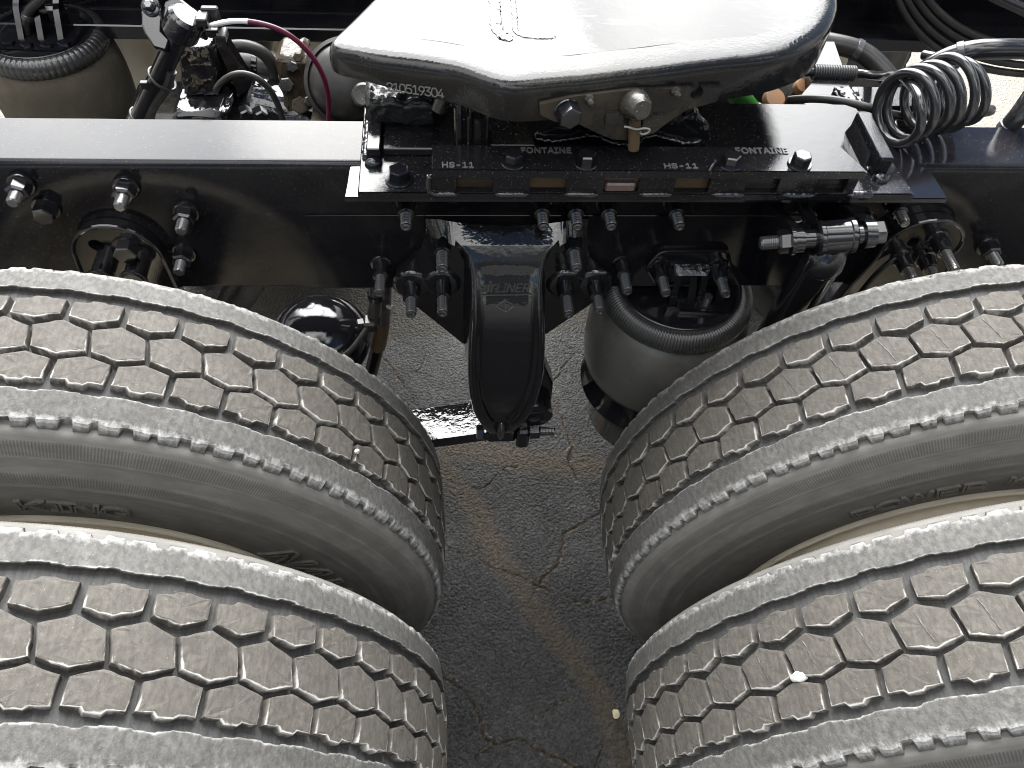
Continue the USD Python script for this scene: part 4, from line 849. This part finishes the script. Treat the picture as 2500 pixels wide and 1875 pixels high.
# ------------------------------------------------------------------ brake chamber and hoses left of the hanger
bc = thing('brake_chamber', 'domed glossy black brake chamber peeking out behind the left inner tyre', 'brake chamber')
ax_ = np.array([.10, -.22, 1.0]); c0 = np.array([-.362, .50, .598])
obj('upper_dome', lathe([(.083, 0), (.084, .006), (.080, .018), (.073, .032), (.060, .046), (.040, .056), (.018, .060), (0, .0605)], c0, ax_, 56), 'black_gloss', bc, smooth=True)
obj('lower_body', lathe([(0, -.10), (.060, -.10), (.072, -.088), (.080, -.05), (.084, -.022), (.084, -.012)], c0, ax_, 56), 'black_gloss', bc, smooth=True)
obj('clamp_ring', lathe([(.083, -.014), (.089, -.012), (.0905, -.004), (.089, .004), (.083, .006)], c0, ax_, 56), 'black_gloss', bc, smooth=True)
bh = thing('air_hose', 'thin black air line curving along the brake chamber to a hose fitting', 'hose')
obj('line', tube(spline([(-.448, .44, .655), (-.405, .415, .662), (-.36, .405, .655), (-.318, .418, .640), (-.290, .45, .640), (-.268, .485, .648)], 50), .0055, 10), 'rubber_hose', bh)
obj('tee_fitting', box(-.279, -.255, .478, .505, .634, .658, .004), 'black_dusty', bh); obj('fitting_nut', place(hexprism(.020, .012, .002), (-.279, .49, .645), (-1, -.2, 0)), 'black_dusty', bh)
h1 = thing('air_hose', 'black hose with metal end fittings dropping from the frame rail beside the brake chamber', 'hose')
obj('hose', tube(spline([(-.248, .505, .80), (-.250, .50, .735), (-.255, .50, .695), (-.260, .50, .660)], 30), .0125, 16), 'rubber_hose', h1)
obj('ferrule', cyl((-.268, .50, .634), (-.287, .50, .583), .0115, 20), 'black_pin', h1); obj('hose_clamp', lathe([(.0125, 0), (.0145, .001), (.0145, .011), (.0125, .012)], (-.2525, .50, .704), (-.05, 0, 1), 24), 'black_gloss', h1)
obj('hex_fitting', place(hexprism(.024, .026, .003), (-.287, .50, .585), (-.35, 0, -1)), 'thread_steel', h1); obj('tail', cyl((-.296, .50, .562), (-.312, .50, .51), .0095, 18), 'thread_steel', h1)
h2 = thing('air_hose', 'thicker grey hose with a brass coloured sleeve behind the thinner hose', 'hose')
obj('hose', tube(spline([(-.238, .545, .80), (-.241, .54, .70), (-.246, .54, .64), (-.252, .54, .595)], 30), .0145, 16), 'bag_rubber_clean', h2)
obj('sleeve', tube(spline([(-.252, .54, .597), (-.258, .54, .56), (-.267, .54, .517)], 16), .0150, 18), 'rust', h2)
obj('tail', tube(spline([(-.267, .54, .517), (-.276, .54, .48), (-.288, .54, .43)], 16), .0135, 18), 'black_gloss', h2)
obj('clamp_screw', cyl((-.236, .524, .655), (-.226, .515, .660), .005, 12), 'steel_bright', h2)

# ------------------------------------------------------------------ left, between the rails
sd = thing('torque_rod', 'slanted black rod wrapped in cable ties, rising from behind the rail at upper left', 'rod')
r0, r1 = np.array([-.517, .70, 1.083]), np.array([-.715, .70, .80])
obj('rod', cyl(r0, r1, .0155, 28), 'black_gloss', sd)
obj('end_boss', lathe([(0, -.012), (.0245, -.012), (.027, -.008), (.027, .020), (.022, .026), (0, .026)], r0, r0 - r1, 32), 'black_cast', sd)
c = spline([r0 + (r1 - r0) * s + np.array([.016, -.010, 0]) + np.array([.004 * math.sin(s * 23), .0, .003 * math.cos(s * 17)]) for s in np.linspace(.22, 1, 12)], 60)
obj('taped_cable', tube(c, .0075, 10), 'bag_rubber_clean', sd)
for s in (.30, .56):
    p = r0 + (r1 - r0) * s
    obj('cable_tie', tube(np.array([p + (np.array([.74, -.2, -.5]) * math.cos(a) * .024 + np.array([0, -.93, .0]) * math.sin(a) * .022) + [.006, 0, 0] for a in np.linspace(0, 2 * np.pi, 26)]), .0024, 8), 'rubber_hose', sd)
    obj('tie_head', box(p[0] - .022, p[0] - .010, p[1] - .024, p[1] - .016, p[2] - .004, p[2] + .008, .001), 'rubber_hose', sd)
rbk = thing('rod_bracket', 'black cast bracket with a washered bolt holding the top of the slanted rod', 'bracket')
TN = np.array([0, -.70, .714]); TY = np.array([0, .714, .70]); TO = np.array([-.565, .715, 1.10])
def tilted(pts, h, lift=0.0, c=.003, rr=.004):
    q = sg.Polygon([(p[0] - TO[0], (np.array(p) - TO) @ TY) for p in pts]).buffer(rr, join_style=1)
    return prism(q, h, np.stack([[1., 0, 0], TY, TN], 1), TO + TN * lift, c)
obj('side_plate', tilted([(-.571, .713, 1.098), (-.572, .703, 1.088), (-.567, .693, 1.078), (-.557, .681, 1.067), (-.544, .679, 1.064), (-.540, .686, 1.072), (-.551, .695, 1.080), (-.549, .708, 1.092), (-.552, .7225, 1.107), (-.566, .7225, 1.107)], .014, -.014), 'black_gloss', rbk)
obj('body', tilted([(-.540, .710, 1.095), (-.536, .7235, 1.108), (-.522, .7285, 1.113), (-.487, .709, 1.094), (-.491, .695, 1.081), (-.514, .702, 1.087)], .030, -.030), 'black_gloss', rbk)
obj('bolt_washer', lathe([(0, 0), (.0135, 0), (.0140, .003), (.0120, .0042), (.0085, .0045), (.0085, .009), (.0065, .011), (0, .011)], (-.559, .7195, 1.1045), TN, 32), 'black_gloss', rbk)
obj('bolt', place(hexprism(.012, .012, .0015), np.array((-.559, .7195, 1.1045)) + TN * .003, TN), 'black_pin', rbk)
bw = thing('brake_cable', 'thin dark red cable with a white tip arching between the rod and the fifth wheel', 'cable')
K = [(-.522, .70, 1.060), (-.497, .70, 1.078), (-.467, .70, 1.090), (-.434, .70, 1.096), (-.401, .70, 1.093), (-.369, .70, 1.081), (-.347, .70, 1.062), (-.330, .70, 1.037), (-.319, .70, 1.006), (-.316, .70, .970), (-.319, .70, .940), (-.327, .70, .88)]
c = spline(K, 120); k = 36
obj('white_end', tube(c[:k + 1], .0040, 10), 'wire_white', bw); obj('red_jacket', tube(c[k:], .0040, 10), 'wire_red', bw)
cp = thing('cable_clip', 'black plastic cable clip gripping the white end of the red cable', 'clip')
for j, (x, z) in enumerate(((-.483, 1.098), (-.474, 1.083), (-.462, 1.072))): obj('jaw', box(x - .008, x + .008, .688, .715, z - .006, z + .006, .0015), 'black_satin', cp)
obj('spine', box(-.487, -.462, .712, .722, 1.060, 1.108, .002), 'black_satin', cp); obj('latch', box(-.478, -.460, .682, .690, 1.086, 1.092, .001), 'black_gloss', cp)
cm = thing('crossmember', 'speckled black cast crossmember bracket standing between the rails, behind the rod', 'crossmember')
m = hexa([(-.585, .85, .965), (-.532, .85, .965), (-.600, .85, .868), (-.540, .85, .868), (-.585, .93, .965), (-.520, .93, .965), (-.600, .93, .868), (-.520, .93, .868)]).subdivide_to_size(.012); m.merge_vertices(); m.vertices += (meshkit.fbm(m.vertices * 40, 3, 4) - .5)[:, None] * .008
obj('post', m, 'black_cast', cm, smooth=True)
obj('side_web', hexa([(-.530, .88, .965), (-.520, .92, .965), (-.510, .88, .845), (-.485, .93, .845), (-.54, .90, .845), (-.53, .93, .90)]), 'black_cast', cm)
m = box(-.615, -.520, .80, .95, .835, .866, .01).subdivide_to_size(.012); m.merge_vertices(); m.vertices += (meshkit.fbm(m.vertices * 60, 3, 6) - .5)[:, None] * .012
obj('ledge', m, 'black_gloss', cm, smooth=True)
m = lathe([(0, -.13), (.070, -.13), (.080, -.06), (.074, .06), (.055, .13), (0, .14)], (-.43, .92, .765), (1, -.15, -.05), 40); m = m.subdivide_to_size(.014); m.merge_vertices(); m.vertices += (meshkit.fbm(m.vertices * 30, 3, 7) - .5)[:, None] * .014
obj('housing', m, 'black_cast', cm, smooth=True)
for x, z in ((-.492, .850), (-.466, .848)): obj('cross_bolt', place(hexprism(.022, .034, .003, .3), (x, .83, z), (.3, -1, .3)), 'black_gloss', cm)
obj('box_beam', box(-.80, .62, 1.02, 1.16, .58, .70, .012), 'black_dusty', cm)
ch = thing('spring_brake', 'round black brake canister with a capped plug, left of the mounting plate', 'brake chamber')
c0, ax_ = np.array([-.300, .84, .905]), np.array([.05, -.75, .62])
obj('canister', lathe([(0, -.09), (.070, -.09), (.074, -.02), (.073, -.006), (.066, .004), (.064, .012), (.055, .024), (.040, .033), (.020, .038), (0, .038)], c0, ax_, 56), 'black_satin', ch, smooth=40)
obj('ring', lathe([(.072, -.012), (.078, -.008), (.078, .0), (.071, .004)], c0, ax_, 56), 'black_satin', ch)
obj('plug', lathe([(0, 0), (.021, 0), (.021, .010), (.017, .014), (0, .013)], c0 + np.array([.030, -.040, .0]), ax_, 30), 'black_dusty', ch); obj('plug_tab', box(-.262, -.235, .782, .80, .900, .911, .003), 'black_satin', ch)
obj('dust_pan', hexa([(-.37, .80, .852), (-.23, .80, .852), (-.37, .93, .852), (-.23, .93, .852), (-.37, .80, .845), (-.23, .93, .845)]), 'canvas_dust', ch)
def hose(label, P, r, m_='rubber_hose', n=60, clips=()):
    t = thing('air_hose', label, 'hose'); c = spline(P, n); obj('hose', tube(c, r, 16), m_, t)
    for s in clips:
        i = int(s * (n - 2)); obj('hose_clip', lathe([(r, -.006), (r + .002, -.005), (r + .002, .005), (r, .006)], c[i], c[i + 1] - c[i], 20), 'thread_steel', t)
    return t
hose('shiny black hose dropping to the tan air spring at the upper left corner', [(-.93, 1.18, .90), (-.953, 1.2, .85), (-.984, 1.2, .828), (-1.003, 1.2, .798), (-1.013, 1.2, .768)], .0095, clips=(.7,))
hose('thin black pipe curving down to the right behind the red cable', [(-.53, .82, .90), (-.502, .80, .935), (-.473, .80, .945), (-.445, .80, .933), (-.428, .80, .904), (-.420, .80, .85), (-.42, .80, .80)], .0055)
hose('thick dark pipe bending right below the far rail, behind the thin pipe', [(-.60, .98, .86), (-.535, .95, .900), (-.495, .95, .905), (-.465, .95, .890), (-.452, .95, .86), (-.45, .95, .78)], .012, 'black_satin')
tk = thing('air_canister', 'small horizontal black canister between the rails under the thick pipe', 'canister')
obj('canister', lathe([(0, -.06), (.030, -.06), (.034, -.05), (.034, .045), (.030, .055), (0, .056)], (-.505, .99, .835), (1, -.1, 0), 32), 'black_satin', tk); obj('band', lathe([(.034, -.006), (.0355, -.005), (.0355, .005), (.034, .006)], (-.49, .988, .835), (1, -.1, 0), 32), 'black_gloss', tk)
bb = thing('valve_block', 'grimy block with loose bolts between the pipe and the round brake canister', 'valve')
for k, (x, y, z, s) in enumerate(((-.415, .86, .885, .012), (-.395, .85, .850, .014), (-.40, .87, .915, .009), (-.385, .86, .94, .008), (-.375, .84, .865, .009))):
    obj('bolt', place(hexprism(2 * s, s * 1.4, .002, .3 * k), (x, y, z), (.2, -1, .6)), 'grease' if k % 2 else 'black_dusty', bb)
m = box(-.43, -.375, .87, .95, .80, .93, .01).subdivide_to_size(.014); m.merge_vertices(); m.vertices += (meshkit.fbm(m.vertices * 50, 3, 14) - .5)[:, None] * .012
obj('body', m, 'grease', bb, smooth=True)

# ------------------------------------------------------------------ right, between the rails
co = thing('coiled_hose', 'coiled glossy black air hose lying on the right end of the frame rail', 'hose')
A_, B_ = np.array([.535, .520, 1.083]), np.array([.662, .570, 1.086]); ux = (B_ - A_) / np.linalg.norm(B_ - A_)
e1 = np.array([0, 0, 1.]); e2 = np.cross(ux, e1); turns, rr = 5.7, .0475
s = np.linspace(0, 1, 420); a = np.pi * .42 - s * turns * 2 * np.pi
pitchv = np.interp(s, [0, .3, 1], [0, .24, 1])
H = A_ + (B_ - A_) * pitchv[:, None] + rr * (np.sin(a)[:, None] * e1 + np.cos(a)[:, None] * e2) + (meshkit.fbm(np.c_[s * 9, s * 0, s * 0], 2, 3)[:, None] - .5) * [.012, .01, .012]
lead = spline([(.455, .70, 1.026), (.495, .70, 1.0265), (.556, .695, 1.028), (.562, .655, 1.050), (.552, .605, 1.082), (.551, .575, 1.098), H[6] + [-.002, .012, .004], H[14]], 50)
obj('coil', tube(np.vstack([lead[:-2], H[14:]]),   .0070, 16), 'hose_gloss', co, smooth=True)
d_ = np.array([.066, -.003, .0006]); d_ /= np.linalg.norm(d_)
obj('spring_guard', place(thread(.0125, .072, .0042, .0022, 22), (.478, .7003, 1.0262), d_), 'thread_steel', co)
obj('tail', tube(spline([H[-1], H[-1] + [.01, .02, -.012], (.70, .68, 1.05), (.72, .80, 1.0)], 30), .0082, 14), 'hose_gloss', co)
hose('thick dark hose arching from behind the fifth wheel toward the coiled hose', [(.52, .93, .95), (.572, .917, .955), (.613, .905, .955), (.658, .892, .948), (.698, .857, .93), (.730, .81, .90), (.745, .75, .84)], .0185, 'rubber_hose', clips=(.42,))
hose('pale grey hose running right behind the coiled hose', [(.700, .80, .84), (.703, .775, .94), (.716, .755, 1.010), (.750, .738, 1.045), (.79, .730, 1.055), (.86, .73, 1.055), (1.05, .74, 1.05)], .0165, 'hose_gloss', clips=(.45,))
hose('thick hose end looping at the right picture edge above the rail', [(.757, .60, .95), (.764, .565, 1.03), (.776, .575, 1.07), (.80, .60, 1.095), (.85, .63, 1.10)], .0150, 'hose_gloss', clips=(.3,))
hose('thin black hose crossing under the coil', [(.42, .63, 1.02), (.49, .60, 1.040), (.545, .58, 1.038), (.60, .57, 1.034), (.66, .60, 1.034), (.72, .66, 1.02)], .0065)
for k, (dz, lb_) in enumerate(((0, 'uppermost'), (-.02, 'second'), (-.042, 'third'), (-.064, 'lowest'))):
    hose(f'{lb_} of the dark cables sagging along the far rail at upper right', [(.86, 1.20, .96 + dz), (.98, 1.195, .86 + dz), (1.12, 1.19, .805 + dz), (1.30, 1.19, .785 + dz), (1.5, 1.19, .80 + dz)], .0085, 'black_satin')
hose('pale grey pipe at the upper right corner in front of the far rail', [(1.02, 1.19, .93), (1.10, 1.185, .900), (1.19, 1.18, .870), (1.26, 1.18, .835)], .0145, 'hose_gloss', clips=(.66,))
gp = thing('gusset_plate', 'flat black gusset plate reflecting white behind the mounting plate, right of centre', 'plate')
obj('plate', prism(sg.Polygon([(.548, .80), (.525, .588), (.438, .588), (.439, .636), (.479, .687), (.500, .80)]), .008, None, (0, 0, 1.0145), .0012), 'black_plate', gp)
obj('web', box(.49, .535, .60, 1.22, .88, 1.0140, .004), 'black_dusty', gp)
fb = thing('flat_bar', 'flat black steel bar with a rough torch cut end under the coiled hose', 'bar')
cut = [(.499 + .004 * math.sin(k * 2.3), y) for k, y in enumerate(np.linspace(.652, .600, 9))]
obj('bar', prism(sg.Polygon([(.66, .652)] + cut + [(.66, .600)]), .009, None, (0, 0, 1.0232), .001), 'black_plate', fb)
m = box(.500, .532, .602, .648, 1.0322, 1.0352, .001).subdivide_to_size(.004); m.merge_vertices(); m.vertices += (meshkit.fbm(m.vertices * 160, 3, 24) - .5)[:, None] * np.array([.004, .004, .008])
obj('slag', m, 'black_cast', fb, smooth=True)
gh = thing('green_hose', 'green hose end showing in the gap behind the mounting plate', 'hose')
obj('hose', tube(spline([(.33, .78, .972), (.36, .765, .965), (.390, .75, .945), (.418, .745, .918)], 24), .0185, 22), 'hose_green', gh)
obj('end_ring', lathe([(.0185, 0), (.0215, .001), (.0215, .008), (.0185, .009)], (.416, .745, .920), (.55, -.1, -.6), 26), 'hose_green', gh)
for k, (p, r, lbl) in enumerate((((.434, .715, .960), .0190, 'round tan plastic cap beside the green hose end'), ((.487, .74, .968), .0135, 'small yellowish plug under the right corner of the fifth wheel'))):
    t = thing('plastic_cap', lbl, 'cap'); obj('cap', lathe([(0, 0), (r * .8, 0), (r, .003), (r, .012), (r * .85, .016), (0, .017)], p, (.05, -.5, .85), 30), 'plastic_tan', t)
    obj('stem', cyl(np.array(p), np.array(p) + [0, .03, -.06], r * .55, 18), 'black_satin', t)
av = thing('air_valve', 'dark valve body with round ports behind the coiled hose at right', 'valve')
obj('body', box(.705, .765, .70, .80, .925, .985, .008), 'black_satin', av)
for x, y, z in ((.72, .69, .955), (.745, .69, .965), (.76, .695, .94)): obj('port', lathe([(0, 0), (.012, 0), (.012, .016), (.009, .02), (0, .02)], (x, y + .01, z), (.2, -1, .4), 22), 'black_gloss', av)
obj('mount', box(.67, .79, .80, .93, .72, .80, .008), 'black_dusty', av)
obj('elbow', tube(spline([(.77, .72, .95), (.80, .70, .955), (.83, .71, .95), (.85, .74, .93)], 20), .0095, 14), 'rubber_hose', av)
dr = thing('drum_canister', 'round dark canister seen through the gap behind the arching hose', 'canister')
obj('canister', lathe([(0, -.10), (.075, -.10), (.08, -.01), (.075, .004), (.05, .012), (.03, .016), (0, .016)], (.60, .98, .86), (.1, -.7, .7), 44), 'black_satin', dr)
obj('band', lathe([(.079, -.022), (.084, -.018), (.084, -.006), (.079, -.002)], (.60, .98, .86), (.1, -.7, .7), 44), 'black_gloss', dr)
# ------------------------------------------------------------------ pebbles
def pebble(label, p, s, m_, seed):
    m = trimesh.creation.icosphere(2, 1.0); m.vertices *= 1 + (meshkit.fbm(m.vertices * 1.3 + seed, 3, seed)[:, None] - .5) * .9; m.vertices *= s
    t = obj('pebble', T(m, p), m_, smooth=25); tag(prim(t), label, 'pebble')
a = math.radians(-50.2); r = TR - .004
pebble('white pebble wedged in the tread groove of the lower right tyre', (.66 + r * math.sin(a), YI - .3397 - .019, TR + r * math.cos(a)), np.array([.0085, .0065, .0075]), 'pebble_white', 3)
a = math.radians(51.8); r = TR + .001
pebble('tiny white chip stuck on the tread of the left inner tyre', (-.66 + r * math.sin(a), .098, TR + r * math.cos(a)), np.array([.0032, .0030, .0045]), 'pebble_white', 5)
pebble('cream pebble lying on the asphalt beside the lower right tyre', (.212, -.044, .005), np.array([.0085, .0105, .006]), 'pebble_cream', 8)

# ------------------------------------------------------------------ groups of alike things
GROUPS = {'dual_truck_wheel': 'dual wheels of the two drive axles', 'frame_rail': 'rails of the truck frame', 'air_spring': 'air springs of the suspension', 'axle': 'drive axles under the frame',
          'bracket_plate': 'round bracket plates on the near rail', 'stop_bar': 'stop bars at the ends of the mounting plate', 'plastic_cap': 'plastic caps behind the mounting plate',
          'pebble': 'pebbles on the tyres and the ground', 'air_hose': 'hoses and pipes around the frame', 'crossmember': 'crossmembers between the rails'}
for p in stage.GetPrimAtPath('/World').GetChildren():
    base = p.GetName(); base = base[:-4] if base[-4:-3] == '_' and base[-3:].isdigit() else base
    if base in GROUPS: p.SetCustomDataByKey('group', GROUPS[base])
